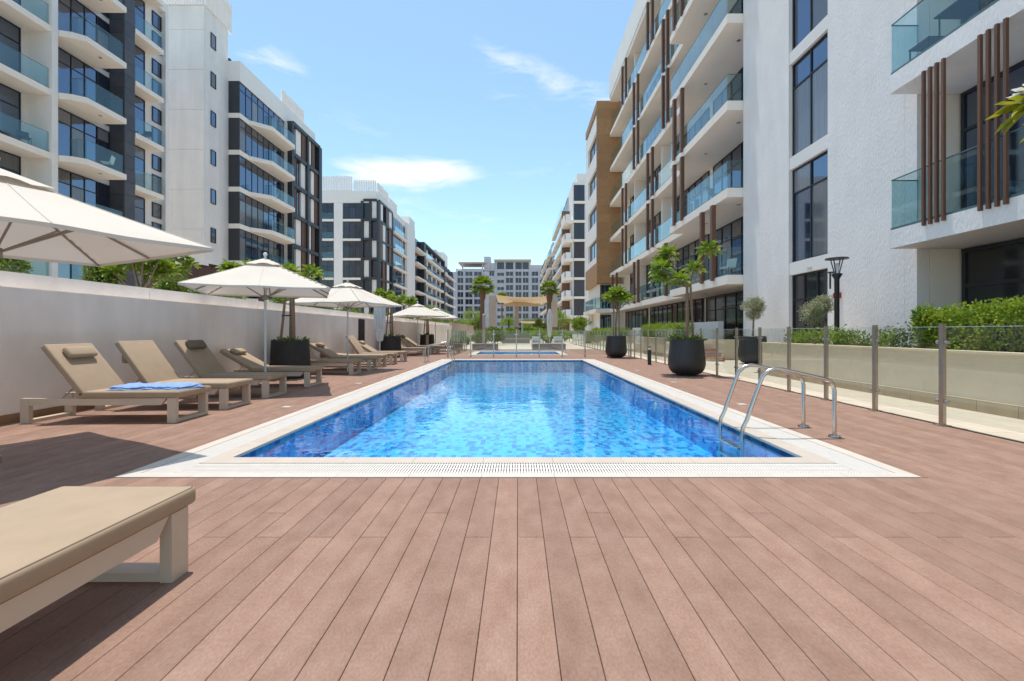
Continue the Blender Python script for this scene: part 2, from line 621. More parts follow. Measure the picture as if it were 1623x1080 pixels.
def plank_mb(x0, x1, y0, y1):
    c = 0.0022
    m = MB()
    m.prism([(x0, -0.03), (x1, -0.03), (x1, -c), (x1 - c, 0), (x0 + c, 0), (x0, -c)], y0, y1, 'y')
    return m


BW = 0.147
far = MB()
for i in range(-44, 36):
    x0 = -0.003 + i * BW + 0.0013
    x1 = x0 + BW - 0.0026
    if x0 < WALLX + 0.01:
        x0 = WALLX + 0.012
    if x1 > FENX:
        x1 = FENX
    if x1 - x0 < 0.02:
        continue
    xm = (x0 + x1) / 2
    off = 2.55 if i % 2 == 0 else 0.75
    if i % 7 == 3:
        off = 2.89
    joints = [off + 3.6 * k for k in range(-1, 9)]
    spans = [(-0.8, 30.0)]
    if x1 > -OX and x0 < OX:
        spans = [(-0.8, OY0 - 0.006), (OY1 + 0.006, 30.0)]
        if abs(xm) < KX + 0.37:
            spans = [(-0.8, OY0 - 0.006), (OY1 + 0.006, KY0 - 0.36), (KY1 + 0.36, 30.0)]
    for s0, s1 in spans:
        if x0 < -OX < x1 or x0 < OX < x1:
            pass
        cuts = [s0] + [j for j in joints if s0 + 0.3 < j < s1 - 0.3] + [s1]
        for a, b in zip(cuts[:-1], cuts[1:]):
            a2, b2 = a + 0.002, b - 0.002
            xx0, xx1 = x0, x1
            if b2 > OY0 and a2 < OY1 and (xx0 < OX and xx1 > -OX) and not (s1 <= OY0 or s0 >= OY1):
                continue
            if a2 < 10.5:
                plank_mb(xx0, xx1, a2, b2).obj('plank', M['plank'], deck)
            else:
                far.prism([(xx0, -0.03), (xx1, -0.03), (xx1, 0), (xx0, 0)], a2, b2, 'y')
# slim boards that close the deck against the sides of the pool rim
for sx in (-1, 1):
    edge = OX * sx
    i = math.floor((edge + 0.003) / BW) if sx > 0 else math.ceil((edge + 0.003) / BW)
    seam = -0.003 + (i + 1) * BW if sx > 0 else -0.003 + (i - 1) * BW
    xa, xb = sorted((edge + sx * 0.005, seam - sx * 0.0028))
    if xb - xa > 0.01:
        for a in (3.59, 7.2, 10.8, 14.4):
            plank_mb(xa, xb, a + 0.002, min(a + 3.6, OY1) - 0.002).obj('plank', M['plank'], deck)
far.obj('far_planks', M['plank'], deck, kind='stuff')

# pool shell
pool = MB()
D = -0.50
pool.quad((-PX, PY0, D), (PX, PY0, D), (PX, PY1, D), (-PX, PY1, D))
pool.quad((-PX, PY0, D), (-PX, PY1, D), (-PX, PY1, -0.02), (-PX, PY0, -0.02))
pool.quad((PX, PY1, D), (PX, PY0, D), (PX, PY0, -0.02), (PX, PY1, -0.02))
pool.quad((-PX, PY1, D), (PX, PY1, D), (PX, PY1, -0.02), (-PX, PY1, -0.02))
pool.quad((PX, PY0, D), (-PX, PY0, D), (-PX, PY0, -0.02), (PX, PY0, -0.02))
pool = tag(pool.obj('pool', M['mosaic']), kind='structure')
w = MB().quad((-PX, PY0, -0.045), (PX, PY0, -0.045), (PX, PY1, -0.045), (-PX, PY1, -0.045)).obj('water', M['water'])
tag(w, kind='structure')


def rim(x0, x1, y0, y1, step, name, m_, z0, z1, along):
    n = max(1, round(((x1 - x0) if along == 'x' else (y1 - y0)) / step))
    g = 0.0012
    for k in range(n):
        if along == 'x':
            a = x0 + (x1 - x0) * k / n
            b = x0 + (x1 - x0) * (k + 1) / n
            bx(name, pool, m_, a + g, b - g, y0, y1, z0, z1)
        else:
            a = y0 + (y1 - y0) * k / n
            b = y0 + (y1 - y0) * (k + 1) / n
            bx(name, pool, m_, x0, x1, a + g, b - g, z0, z1)


C1, G1 = 0.18, 0.46                       # coping to 0.18, grating to 0.46, rim tile to the outer edge
for sgn in (-1, 1):
    xa, xb = sorted((sgn * PX, sgn * (PX + C1)))
    rim(xa, xb, PY0, PY1, 0.6, 'coping_stone', M['coping'], -0.09, 0.006, 'y')
    xa, xb = sorted((sgn * (PX + G1), sgn * OX))
    rim(xa, xb, PY0 - G1, PY1 + G1, 0.6, 'rim_tile', M['rimtile'], -0.09, 0.005, 'y')
for y, sg in ((PY0, -1), (PY1, 1)):
    ya, yb = sorted((y, y + sg * C1))
    rim(-PX - C1, PX + C1, ya, yb, 0.6, 'coping_stone', M['coping'], -0.09, 0.006, 'x')
    ya, yb = sorted((y + sg * G1, y + sg * 0.56))
    rim(-OX, OX, ya, yb, 0.6, 'rim_tile', M['rimtile'], -0.09, 0.005, 'x')
ch = MB()
gr = MB()
P = 0.023
ia, ib = C1 + 0.004, G1 - 0.004
for sgn in (-1, 1):
    xa, xb = sorted((sgn * (PX + ia), sgn * (PX + ib)))
    ch.box(xa, xb, PY0 - ib, PY1 + ib, -0.09, -0.03)
    y = PY0 - ib
    while y < PY1 + ib:
        gr.box(xa, xb, y, y + P * 0.64, -0.004, 0.003)
        y += P
for y, sg in ((PY0, -1), (PY1, 1)):
    ya, yb = sorted((y + sg * ia, y + sg * ib))
    ch.box(-PX - ia, PX + ia, ya, yb, -0.09, -0.03)
    x = -PX - ia + 0.004
    while x < PX + ia - 0.02:
        gr.box(x, x + P * 0.60, ya, yb, -0.004, 0.003)
        x += P
    for q in (0.12, 0.5, 0.88):
        yy = ya + (yb - ya) * q
        gr.box(-PX - ia, PX + ia, yy - 0.006, yy + 0.006, -0.021, 0.0015)
ch.obj('channel', M['channel'], pool)
gr.obj('grating', M['grate'], pool, kind='stuff')
for x, y in ((-1.15, 5.05), (1.12, 5.0)):
    bx('drain_cover', pool, M['drain'], x - 0.22, x + 0.22, y - 0.15, y + 0.15, D + 0.004, D + 0.02)
for sx, ys in ((1, (4.75, 8.6, 12.5)), (-1, (4.75, 8.6, 12.5))):
    for y in ys:
        m = MB().tube([(sx * (PX - 0.001), y, -0.26), (sx * (PX - 0.02), y, -0.26)], 0.075, 16)
        o = m.obj('pool_light', M['lens'], pool, smooth=True)

# children's pool beyond the cross fence
kp = MB()
kp.quad((-KX, KY0, -0.35), (KX, KY0, -0.35), (KX, KY1, -0.35), (-KX, KY1, -0.35))
kp.quad((-KX, KY0, -.35), (-KX, KY1, -.35), (-KX, KY1, 0), (-KX, KY0, 0))
kp.quad((KX, KY1, -.35), (KX, KY0, -.35), (KX, KY0, 0), (KX, KY1, 0))
kp.quad((-KX, KY1, -.35), (KX, KY1, -.35), (KX, KY1, 0), (-KX, KY1, 0))
kp = tag(kp.obj('paddling_pool', M['mosaic']), kind='structure')
tag(MB().quad((-KX, KY0, -0.04), (KX, KY0, -0.04), (KX, KY1, -0.04), (-KX, KY1, -0.04)).obj('paddling_water', M['water']), kind='structure')
for (a, b, c, d) in ((-KX - .35, -KX, KY0 - .35, KY1 + .35), (KX, KX + .35, KY0 - .35, KY1 + .35), (-KX, KX, KY0 - .35, KY0), (-KX, KX, KY1, KY1 + .35)):
    bx('coping_stone', kp, M['rimtile'], a, b, c, d, -0.09, 0.006)

# paving beyond the fence
path = tag(sheet_with_holes(FENX + 0.03, 9.6, -1, 47, -0.03, []).obj('path', M['kerbstone']), kind='structure')
for iy in range(0, 60):
    y0 = 1.0 + iy * 0.6
    xs = [5.245 + 0.352 * k for k in range(4)]
    if 12.4 < y0 < 18.0:
        xs = [5.245 + 0.6 * k for k in range(7)]
    if y0 > 22:
        break
    stp = xs[1] - xs[0]
    for x in xs:
        bx('paving_tile', path, M['paving'], x + 0.002, x + stp - 0.002, y0 + 0.002, y0 + 0.598, -0.028, 0.0)
bx('far_paving', path, M['paving'], 5.245, 6.65, 22.6, 47, -0.028, -0.001)
edge = bx('deck_edge_trim', path, M['black'], FENX + 0.004, FENX + 0.026, -0.8, 46, -0.05, 0.007)
plaza = tag(bx('far_plaza', None, M['paving'], -6.0, 5.18, 30.01, 200, -0.08, -0.02), kind='structure')
garden = tag(bx('garden_ground', None, M['paving'], -45, -6.9, 2, 120, -0.08, 1.25), kind='structure')

# ------------------------------------------------------------------ long wall on the left
gw = thing('garden_wall', (WALLX, 0, 0), 'long grey plastered wall behind the row of loungers', 'wall')
bx('wall_face', gw, M['wallgrey'], WALLX - 0.22, WALLX, -2, 44, -0.05, 1.71)
y = -2.0
while y < 44:
    bx('parapet_panel', gw, M['wallgrey'], WALLX - 0.52, WALLX - 0.225, y + 0.006, min(44, y + 3.39) - 0.006, -0.04, 1.93)
    y += 3.39
y = -2.0
while y < 44:
    bx('skirting_tile', gw, M['skirting'], WALLX + 0.001, WALLX + 0.012, y + 0.001, y + 0.599, 0.001, 0.115)
    y += 0.6
pw = thing('garden_wall', (WALLX, 44, 0), 'pinkish stone end of the garden wall by the palm', 'wall')
bx('wall_face', pw, M['pinkwall'], WALLX - 0.3, WALLX + 0.02, 44.02, 73, -0.05, 1.95)
bx('coping', pw, M['pinkwall'], WALLX - 0.34, WALLX + 0.06, 44.02, 73, 1.952, 2.03)
sp = MB().box(WALLX + 0.002, WALLX + 0.04, 18.2, 18.85, 0.72, 1.66).obj('wall_panel', M['potblack'])
tag(sp, 'narrow black panel fixed on the grey garden wall', 'panel')

# ------------------------------------------------------------------ buildings
class Fac:
    """a facade: u runs along it, w points out of it"""
    def __init__(s, kind, plane):
        s.k = kind
        s.p = plane

    def b(s, u0, u1, w0, w1):
        if s.k == 'X+': return (s.p + w0, s.p + w1, u0, u1)
        if s.k == 'X-': return (s.p - w1, s.p - w0, u0, u1)
        return (u0, u1, s.p - w1, s.p - w0)

    def bx(s, name, parent, m_, u0, u1, w0, w1, z0, z1):
        x0, x1, y0, y1 = s.b(u0, u1, w0, w1)
        return bx(name, parent, m_, x0, x1, y0, y1, z0, z1)

    def add(s, mb, u0, u1, w0, w1, z0, z1):
        x0, x1, y0, y1 = s.b(u0, u1, w0, w1)
        mb.box(x0, x1, y0, y1, z0, z1)


def window(f, parent, u0, u1, z0, z1, w, cols=2, transom=None, t=0.05, m_=None, one=False, frame=None):
    """frame and mullions as one part, each pane of glass a sub-part"""
    m_ = m_ or M['pane']
    mb = MB()
    d0, d1 = w, w + 0.08
    f.add(mb, u0, u1, d0, d1, z0, z0 + t)
    f.add(mb, u0, u1, d0, d1, z1 - t, z1)
    us = [u0 + (u1 - u0) * k / cols for k in range(cols + 1)]
    for k, u in enumerate(us):
        a = u if k == 0 else (u - t if k == cols else u - t / 2)
        f.add(mb, a, a + t, d0 + 0.002, d1 - 0.002, z0 + t, z1 - t)
    zt = None
    if transom:
        zt = z0 + (z1 - z0) * transom
        f.add(mb, u0 + t, u1 - t, d0 + 0.004, d1 - 0.004, zt - t / 2, zt + t / 2)
    o = mb.obj('window', frame or M['frame'], parent)
    if one:
        f.bx('pane', o, m_, u0 + t, u1 - t, w + 0.03, w + 0.04, z0 + t, z1 - t)
        return o
    for k in range(cols):
        a, b = us[k] + t / 2, us[k + 1] - t / 2
        rows = [(z0 + t, z1 - t)] if zt is None else [(z0 + t, zt - t / 2), (zt + t / 2, z1 - t)]
        for r0, r1 in rows:
            e = random.uniform(-0.004, 0.004)
            f.bx('pane', o, M['curtain'] if m_ is M['pane'] and random.random() < 0.24 else m_, a, b, w + 0.03 + e, w + 0.04 + e, r0, r1)
    return o


def rail(f, parent, u0, u1, w, z0, h=1.1, step=1.5):
    """balustrade: glass panels with a slim dark shoe"""
    sh = f.bx('balustrade', parent, M['railcap'], u0, u1, w - 0.025, w + 0.025, z0, z0 + 0.05)
    n = max(1, round((u1 - u0) / step))
    for k in range(n):
        a = u0 + (u1 - u0) * k / n
        b = u0 + (u1 - u0) * (k + 1) / n
        f.bx('glass_panel', sh, M['rail'], a + 0.006, b - 0.006, w - 0.008, w + 0.008, z0 + 0.05, z0 + h)
    f.bx('top_edge', sh, M['railcap'], u0, u1, w - 0.012, w + 0.012, z0 + h, z0 + h + 0.02)
    return sh


def end_rail(f, parent, u, w0, w1, z0, h=1.1):
    """short return of a balustrade, square to the facade"""
    sh = f.bx('balustrade', parent, M['railcap'], u - 0.02, u + 0.02, w0, w1, z0, z0 + 0.05)
    f.bx('glass_panel', sh, M['rail'], u - 0.008, u + 0.008, w0, w1, z0 + 0.05, z0 + h)
    f.bx('top_edge', sh, M['railcap'], u - 0.012, u + 0.012, w0, w1, z0 + h, z0 + h + 0.02)
    return sh


def louvres(name, parent, m_, x0, x1, y0, y1, z0, z1, step, t=0.06):
    """a screen of upright slats round a roof edge"""
    mb = MB()
    mb.box(x0, x1, y0, y1, z0, z0 + 0.12)
    mb.box(x0, x1, y0, y1, z1 - 0.5, z1 - 0.42)
    o = mb.obj(name, m_, parent)
    if x1 - x0 > y1 - y0:
        n = int((x1 - x0) / step)
        for k in range(n):
            a = x0 + (x1 - x0) * (k + .5) / n
            bx('slat', o, m_, a - t, a + t, y0 - 0.04, y1 + 0.04, z0 + 0.121, z1 + random.uniform(-.05, .05))
    else:
        n = int((y1 - y0) / step)
        for k in range(n):
            a = y0 + (y1 - y0) * (k + .5) / n
            bx('slat', o, m_, x0 - 0.04, x1 + 0.04, a - t, a + t, z0 + 0.121, z1 + random.uniform(-.05, .05))
    return o


# ---- A: nearest block on the left
fa = Fac('X+', -26.4)
A = thing('apartment_building', (-26.4, 26, 0), 'nearest white apartment block on the left with dark stone pillar and stepped glass balconies', 'building', 'apartment buildings')
fa.bx('wall', A, M['graybuild'], 12, 25.8, -9, -1.5, 0, 26)
fa.bx('wall', A, M['graybuild'], 26.15, 31.44, -9, -1.06, 0, 26.0)
fa.bx('wall', A, M['graybuild'], 31.45, 35.3, -9, -1.1, 0, 26.0)
fa.bx('pillar', A, M['plaster_smooth'], 25.8, 26.15, -9, 0, 0, 26.02)
fa.bx('pillar', A, M['plaster_smooth'], 35.1, 35.4, -8, -0.75, 0, 26.0)
fa.bx('parapet', A, M['plaster_smooth'], 31.46, 35.38, -1.1, -0.74, 25.72, 26.4)
fa.bx('stone_pillar', A, M['darkstone'], 30.6, 31.44, -1.05, -0.06, 0, 26.0)
for k in range(0, 7):
    z = 0.5 + 3.6 * k
    for q in range(4):
        fa.bx('stone_panel', A, M['darkstone'], 30.61, 31.43, -0.058, -0.03, z + 0.9 * q + 0.01, z + 0.9 * q + 0.89)
        fa.bx('stone_panel', A, M['darkstone'], 30.57, 30.598, -1.0, -0.07, z + 0.9 * q + 0.01, z + 0.9 * q + 0.89)
for k in range(0, 8):
    z = 0.5 + 3.6 * k
    if k > 0:
        fa.bx('balcony_slab', A, M['soffit'], 12, 25.8, -1.5, -0.08, z - 0.36, z)
        fa.bx('balcony_slab', A, M['soffit'], 26.15, 29.44, -1.05, -0.02, z - 0.34, z - 0.004)
        fa.bx('balcony_slab', A, M['soffit'], 31.45, 33.95, -1.1, 0.02, z - 0.34, z)
        if k < 7:
            # the projecting slab is chamfered where it leaves the pillar
            pts = [(26.2, 0.0), (29.45, 0.0), (29.45, 1.1), (26.75, 1.1), (26.35, 0.55)]
            poly = [(-26.4 + w_, u_) for u_, w_ in pts]
            MB().prism(poly[::-1], z - 0.34, z).obj('balcony_slab', M['soffit'], A)
            rail(fa, A, 26.76, 29.2, 1.06, z)
            end_rail(fa, A, 26.74, 0.05, 1.03, z)
            rail(fa, A, 14.0, 25.75, -0.14, z)
            rail(fa, A, 31.5, 33.9, -0.04, z, step=1.25)
            fa.bx('downlight', A, M['clamp'], 28.2, 28.35, 0.4, 0.55, z - 0.352, z - 0.341)
            fa.bx('downlight', A, M['clamp'], 23.2, 23.35, -0.8, -0.65, z - 0.372, z - 0.361)
    if k < 7:
        window(fa, A, 13, 25.5, z + 0.02, z + 3.22, -1.5, 7, 0.72)
        window(fa, A, 26.2, 30.52, z + 0.02, z + 3.22, -1.05, 5, 0.75)
        window(fa, A, 31.5, 33.5, z + 0.02, z + 3.22, -1.1, 2, 0.75)
        window(fa, A, 34.2, 35.05, z + 0.25, z + 1.7, -1.1, 1)
        window(fa, A, 34.2, 35.05, z + 2.1, z + 3.2, -1.1, 1)

# ---- B: stair tower and balconies, with the framed wing
B = thing('apartment_building', (-28, 45, 0), 'tall white stair tower with dark banded balcony wing and black framed end', 'building', 'apartment buildings')
fb = Fac('X+', -28.3)
bx('stair_tower', B, M['graybuild'], -40, -28.32, 41.12, 44.5, 0, 30.6)
z = 3.2
while z < 30:
    bx('render_panel', B, M['graybuild'], -39.9, -28.33, 41.09, 41.118, z + 0.02, min(30.58, z + 3.58))
    z += 3.6
for k in range(8):
    zz = 1.6 + 3.6 * k
    window(fb, B, 41.95, 42.65, zz + 0.6, zz + 1.95, -0.025, 1)
louvres('roof_screen', B, M['plaster_smooth'], -34, -28.4, 41.15, 41.25, 30.62, 33.5, 0.26)
louvres('roof_screen', B, M['plaster_smooth'], -28.5, -28.4, 41.4, 45.2, 30.62, 33.5, 0.26)
bx('roof_cap', B, M['plaster_smooth'], -40, -28.2, 41.0, 44.6, 30.605, 30.7)
fm = Fac('X+', -27.2)
bx('wall', B, M['graybuild'], -40, -27.32, 44.52, 61, 0, 25.6)
bx('parapet', B, M['plaster_smooth'], -40, -27.14, 44.5, 61.0, 25.62, 27.6)
for k in range(7):
    z = 0.9 + 3.6 * k
    bx('slab_band', B, M['soffit'], -28.28, -27.13, 44.46, 53.1, z - 0.46, z)
    bx('dark_panel', B, M['darkclad'], -28.28, -27.22, 44.49, 44.518, z + 0.002, z + 3.14)
    if k == 0:
        continue
    window(fm, B, 44.55, 53.0, z + 0.005, z + 3.135, -0.11, 8, 0.76)
    pts = [(46.0, 0.08), (53.0, 0.08), (52.2, 1.65), (47.4, 1.65)]
    MB().prism([(-27.2 + w_, u_) for u_, w_ in pts][::-1], z - 0.42, z - 0.003).obj('balcony_slab', M['soffit'], B)
    rail(fm, B, 47.5, 52.1, 1.59, z, step=1.15)
    end_rail(fm, B, 47.5, 0.75, 1.55, z)
ff = Fac('X+', -26.6)
bx('wall', B, M['graybuild'], -27.3, -26.9, 53.12, 60.9, 0, 25.55)
for u in (53.15, 57.1, 60.45):
    ff.bx('black_frame', B, M['darkclad'], u, u + 0.45, -0.35, 0.25, 0, 25.75)
bx('black_frame', B, M['darkclad'], -27.29, -26.36, 60.91, 61.3, 0, 25.75)
for k in range(8):
    z = 0.5 + 3.6 * k
    ff.bx('black_frame', B, M['darkclad'], 53.62, 60.9, -0.3, 0.20, z - 0.2, z + 0.25)
    if k == 7:
        break
    for (u0, u1, c) in ((53.65, 54.6, 0), (54.7, 55.9, 1), (56.0, 57.05, 2), (57.6, 58.6, 1), (58.7, 59.5, 2), (59.55, 60.4, 0)):
        if (k // 2) % 2:
            c = (c + 1) % 3
        if c == 0:
            for q in range(4):
                a = u0 + (u1 - u0) * q / 4
                ff.bx('timber_fin', B, M['brownfin'], a + 0.03, a + (u1 - u0) / 4 - 0.03, -0.2, 0.05, z + 0.26, z + 3.38)
        elif c == 1:
            window(ff, B, u0, u1, z + 0.26, z + 3.38, -0.29, 2, 0.7, one=True)
        else:
            ff.bx('white_panel', B, M['plaster_smooth'], u0, u1, -0.29, -0.05, z + 0.26, z + 3.38)
louvres('roof_screen', B, M['plaster_smooth'], -27.6, -27.5, 53.0, 58.5, 27.62, 29.4, 0.24)
bx('pipe_cap', B, M['black'], -28.6, -28.3, 44.7, 45.0, 27.61, 28.0)

# ---- C: second block on the left
C = thing('apartment_building', (-28, 90, 0), 'middle white apartment block on the left with black frame corner and roof slats', 'building', 'apartment buildings')
fc = Fac('Y-', 84.0)
bx('wall', C, M['graybuild'], -45, -25.95, 84.32, 111, 0, 24.9)
bx('parapet', C, M['plaster_smooth'], -45, -26.1, 83.95, 92.5, 24.92, 27.1)
for x0, x1 in ((-45, -37.6), (-33.95, -32.35)):
    fc.bx('pier', C, M['plaster_smooth'], min(x0, x1), max(x0, x1), -0.3, 0.02, 0, 24.9)
for k in range(7):
    z = 0.3 + 3.6 * k
    for (x0, x1, n) in ((-37.55, -34.0, 3), (-32.3, -28.95, 3)):
        fc.bx('slab_band', C, M['soffit'], x0, x1, -0.3, 0.15, z - 0.4, z + 0.0)
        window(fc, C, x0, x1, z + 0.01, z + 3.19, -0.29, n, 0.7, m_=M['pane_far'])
    rail(fc, C, -37.5, -34.05, 0.1, z, step=1.3)
for x in (-28.9, -27.4, -26.0):
    fc.bx('black_frame', C, M['darkclad'], x, x + 0.42, -0.31, 0.3, 0, 25.2)
fcx = Fac('X+', -25.6)
for k in range(0, 8):
    z = 0.2 + 3.6 * k
    fc.bx('black_frame', C, M['darkclad'], -28.45, -26.02, -0.3, 0.26, z - 0.25, z + 0.2)
    fcx.bx('black_frame', C, M['darkclad'], 84.4, 93.2, -0.32, 0.02, z - 0.25, z + 0.2)
    if k == 7:
        break
    for (x0, x1, c) in ((-28.42, -27.42, 2 if k % 2 else 1), (-26.95, -26.02, 1 if k % 2 else 2)):
        if c == 1:
            window(fc, C, x0, x1, z + 0.21, z + 3.34, -0.29, 1, one=True, m_=M['pane_far'])
        else:
            fc.bx('white_panel', C, M['plaster_smooth'], x0, x1, -0.3, -0.02, z + 0.21, z + 3.34)
    for q, (u0, u1) in enumerate(((84.9, 86.6), (86.7, 88.3), (88.8, 90.8), (90.9, 92.7))):
        c = (q + k // 2) % 3
        if c == 0:
            fcx.bx('white_panel', C, M['plaster_smooth'], u0, u1, -0.33, -0.08, z + 0.21, z + 3.34)
        elif c == 1:
            window(fcx, C, u0, u1, z + 0.21, z + 3.34, -0.34, 1, one=True)
        else:
            fcx.bx('timber_panel', C, M['brownfin'], u0, u1, -0.33, -0.1, z + 0.21, z + 3.34)
for u in (84.35, 88.35, 92.8):
    fcx.bx('black_frame', C, M['darkclad'], u, u + 0.42, -0.33, 0.06, 0, 25.2)
for k in range(7):
    z = 0.3 + 3.6 * k
    fcx.bx('balcony_slab', C, M['soffit'], 93.4, 104.5, -0.34, 0.35, z - 0.4, z)
    window(fcx, C, 93.5, 101.4, z + 0.01, z + 3.19, -0.345, 5, one=True)
    window(fcx, C, 102.4, 104.3, z + 0.01, z + 3.19, -0.345, 2, one=True)
    rail(fcx, C, 94, 101.5, 0.3, z, step=1.9)
bx('parapet', C, M['plaster_smooth'], -45, -25.9, 92.6, 105, 24.92, 26.4)
bx('pier', C, M['plaster_smooth'], -27, -25.45, 104.7, 112.6, 0, 26.2)
bx('roof_box', C, M['plaster_smooth'], -33, -26.3, 93, 99, 26.42, 28.6)
bx('roof_box', C, M['plaster_smooth'], -33, -25.5, 107, 112.4, 26.22, 28.2)
louvres('roof_screen', C, M['plaster_smooth'], -38.5, -30.6, 84.0, 84.1, 27.12, 29.8, 0.30, 0.09)
louvres('roof_screen', C, M['plaster_smooth'], -30.5, -26.3, 84.4, 84.5, 27.12, 29.2, 0.30, 0.09)
louvres('roof_screen', C, M['plaster_smooth'], -26.3, -26.2, 85, 92, 27.12, 29.0, 0.34, 0.1)

# ---- D and E: far blocks on the left
Db = thing('apartment_building', (-28, 118, 0), 'far dark framed apartment block on the left with long glass balconies', 'building', 'apartment buildings')
fd = Fac('X+', -26.2)
bx('wall', Db, M['graybuild'], -45, -26.75, 112.8, 164, 0, 25.2)
bx('dark_end', Db, M['darkclad'], -30, -25.6, 112.9, 113.3, 0, 25.6)
bx('black_frame', Db, M['darkclad'], -30, -25.6, 124.5, 126.5, 0, 25.7)
bx('black_frame', Db, M['darkclad'], -30, -25.6, 126.52, 158, 25.3, 25.75)
bx('black_frame', Db, M['darkclad'], -30, -25.6, 158.1, 160.0, 0, 25.75)
bx('roof_box', Db, M['plaster_smooth'], -36, -27, 150, 160, 25.76, 28.2)
for k in range(7):
    z = 0.6 + 3.6 * k
    fd.bx('balcony_slab', Db, M['soffit'], 113.4, 124.4, -0.5, 1.3, z - 0.4, z)
    window(fd, Db, 113.5, 124.3, z + 0.01, z + 3.19, -0.54, 4, one=True)
    fd.bx('balcony_slab', Db, M['soffit'], 126.6, 158, -0.5, 0.55, z - 0.45, z + 0.2)
    for q in range(4):
        u = 128 + q * 7.4
        window(fd, Db, u, u + 4.6, z + 0.21, z + 3.1, -0.54, 2, one=True)
    rail(fd, Db, 126.7, 157.8, 0.5, z + 0.2, 0.9, step=4)
    fd.bx('balcony_slab', Db, M['soffit'], 160.1, 163.8, -0.5, 0.9, z - 0.4, z)
E = thing('apartment_building', (-28, 170, 0), 'dark slatted farthest block at the end of the left row', 'building', 'apartment buildings')
fe = Fac('X+', -26.4)
bx('wall', E, M['darkstone'], -45, -26.9, 166, 190, 0, 25.0)
bx('roof_box', E, M['plaster_smooth'], -45, -27.5, 168, 178, 25.02, 30.5)
for k in range(7):
    z = 0.6 + 3.6 * k
    fe.bx('balcony_slab', E, M['soffit'], 166.2, 189.8, -0.5, 0.5, z - 0.4, z)
    for q in range(3):
        window(fe, E, 167 + q * 7.4, 172.5 + q * 7.4, z + 0.1, z + 3.1, -0.48, 2, one=True)

# ---- F: the block that closes the view
F_ = thing('apartment_building', (-8, 232, 0), 'wide pale block of gridded windows closing the end of the view', 'building', 'apartment buildings')
f5 = Fac('Y-', 230.0)
bx('wall', F_, M['bluewhite'], -38, 20, 230.6, 245, 0, 31.5)
bx('wall', F_, M['bluewhite'], -28.5, -17.5, 230.4, 244, 31.52, 33.0)
bx('wall', F_, M['bluewhite'], -11.3, 6.0, 230.4, 244, 31.52, 36.6)
bx('wall', F_, M['bluewhite'], 6.02, 16, 230.45, 244, 31.52, 34.9)
bx('roof_slab', F_, M['column'], -30.0, -16.0, 229.2, 244, 35.6, 36.2)
bx('roof_slab', F_, M['column'], -12.0, 6.6, 229.0, 244, 36.62, 37.5)
bx('roof_post', F_, M['column'], -28.3, -27.7, 229.6, 230.2, 33.02, 35.58)
bx('roof_post', F_, M['column'], -18.2, -17.6, 229.6, 230.2, 33.02, 35.58)
bx('roof_box', F_, M['bluewhite'], -17.2, -14.0, 231, 238, 31.53, 39.2)
bx('roof_box', F_, M['bluewhite'], -13.9, -11.4, 231, 238, 31.53, 36.0)
cols = [(-30.6, -27.6), (-26.7, -22.9), (-22.3, -18.2), (-14.6, -12.0), (-10.6, -7.0), (-6.2, -2.4), (-1.3, 1.9), (2.3, 5.4), (6.9, 10.3), (10.9, 14.4)]
for k in range(9):
    z = 0.2 + 3.6 * k
    top = z + 3.2
    for ci, (x0, x1) in enumerate(cols):
        short = ci in (4, 9)
        if ci == 3 and k % 2:
            continue
        z1 = z + (2.1 if short else 3.1)
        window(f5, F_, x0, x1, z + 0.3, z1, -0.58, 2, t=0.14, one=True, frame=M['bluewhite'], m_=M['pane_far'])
    f5.bx('slab_band', F_, M['bluewhite'], -31.0, 15.5, -0.59, -0.25, z + 3.2, z + 3.7)
for x in (-31, -27.2, -22.6, -17.9, -11.2, -6.6, -1.85, 2.1, 6.1, 10.6, 14.6):
    f5.bx('pier', F_, M['bluewhite'], x - 0.3, x + 0.3, -0.59, 0.0, 0, 33)
for (x0, x1) in ((-10.6, -7.0), (-6.2, -2.4), (-1.3, 1.9), (2.3, 5.4)):
    window(f5, F_, x0, x1, 32.4, 36.2, -0.39, 2, t=0.14, one=True, m_=M['pane_far'])

# ---- G: the near block on the right
GX = 9.3
G = thing('apartment_building', (GX, 20, 0), 'near white apartment block on the right with glass balconies and brown fins', 'building', 'apartment buildings')
fg = Fac('X-', GX)
FL = [3.5 + 3.6 * k for k in range(7)]          # slab tops
# near recess with balconies, nearer than y = 10.62
bx('wall', G, M['soffit'], 10.36, 16, -4, 10.6, 0, 28)
bx('return_wall', G, M['soffit'], 9.6, 16, 10.62, 10.95, 0, 28)
for z in FL:
    bx('balcony_slab', G, M['plaster'], 8.65, 10.35, -4, 10.61, z - 0.42, z)
    rail(fg, G, 0.5, 10.58, 0.62, z, 1.15, step=1.9)
    end_rail(fg, G, 10.585, 0.0, 0.61, z, 1.15)
for i, z in enumerate([0.0] + FL):
    fr = Fac('X-', 10.35)
    h = (FL[0] - 0.42) if i == 0 else z + 3.18
    if i == 0:
        window(fr, G, 3.0, 10.55, 0.02, h - 0.02, 0.0, 5, 0.72, t=0.09, m_=M['pane2'])
    else:
        window(fr, G, 2.0, 10.57, z + 0.01, h - 0.01, 0.0, 5, 0.72, t=0.07)
for z0, z1 in ((FL[0], FL[1] - 0.42), (FL[1], FL[2] - 0.42), (FL[2], FL[3] - 0.42)):
    if z0 > FL[1] - 0.1:
        continue
    for yy in (9.67, 9.52, 9.37, 9.22, 8.49, 8.34, 8.19, 8.04, 6.9, 6.75, 6.6):
        bx('timber_fin', G, M['brownfin'], 8.585, 8.64, yy - 0.026, yy + 0.026, z0 - 0.1, z1 + 0.42 * 0 + 0.0)
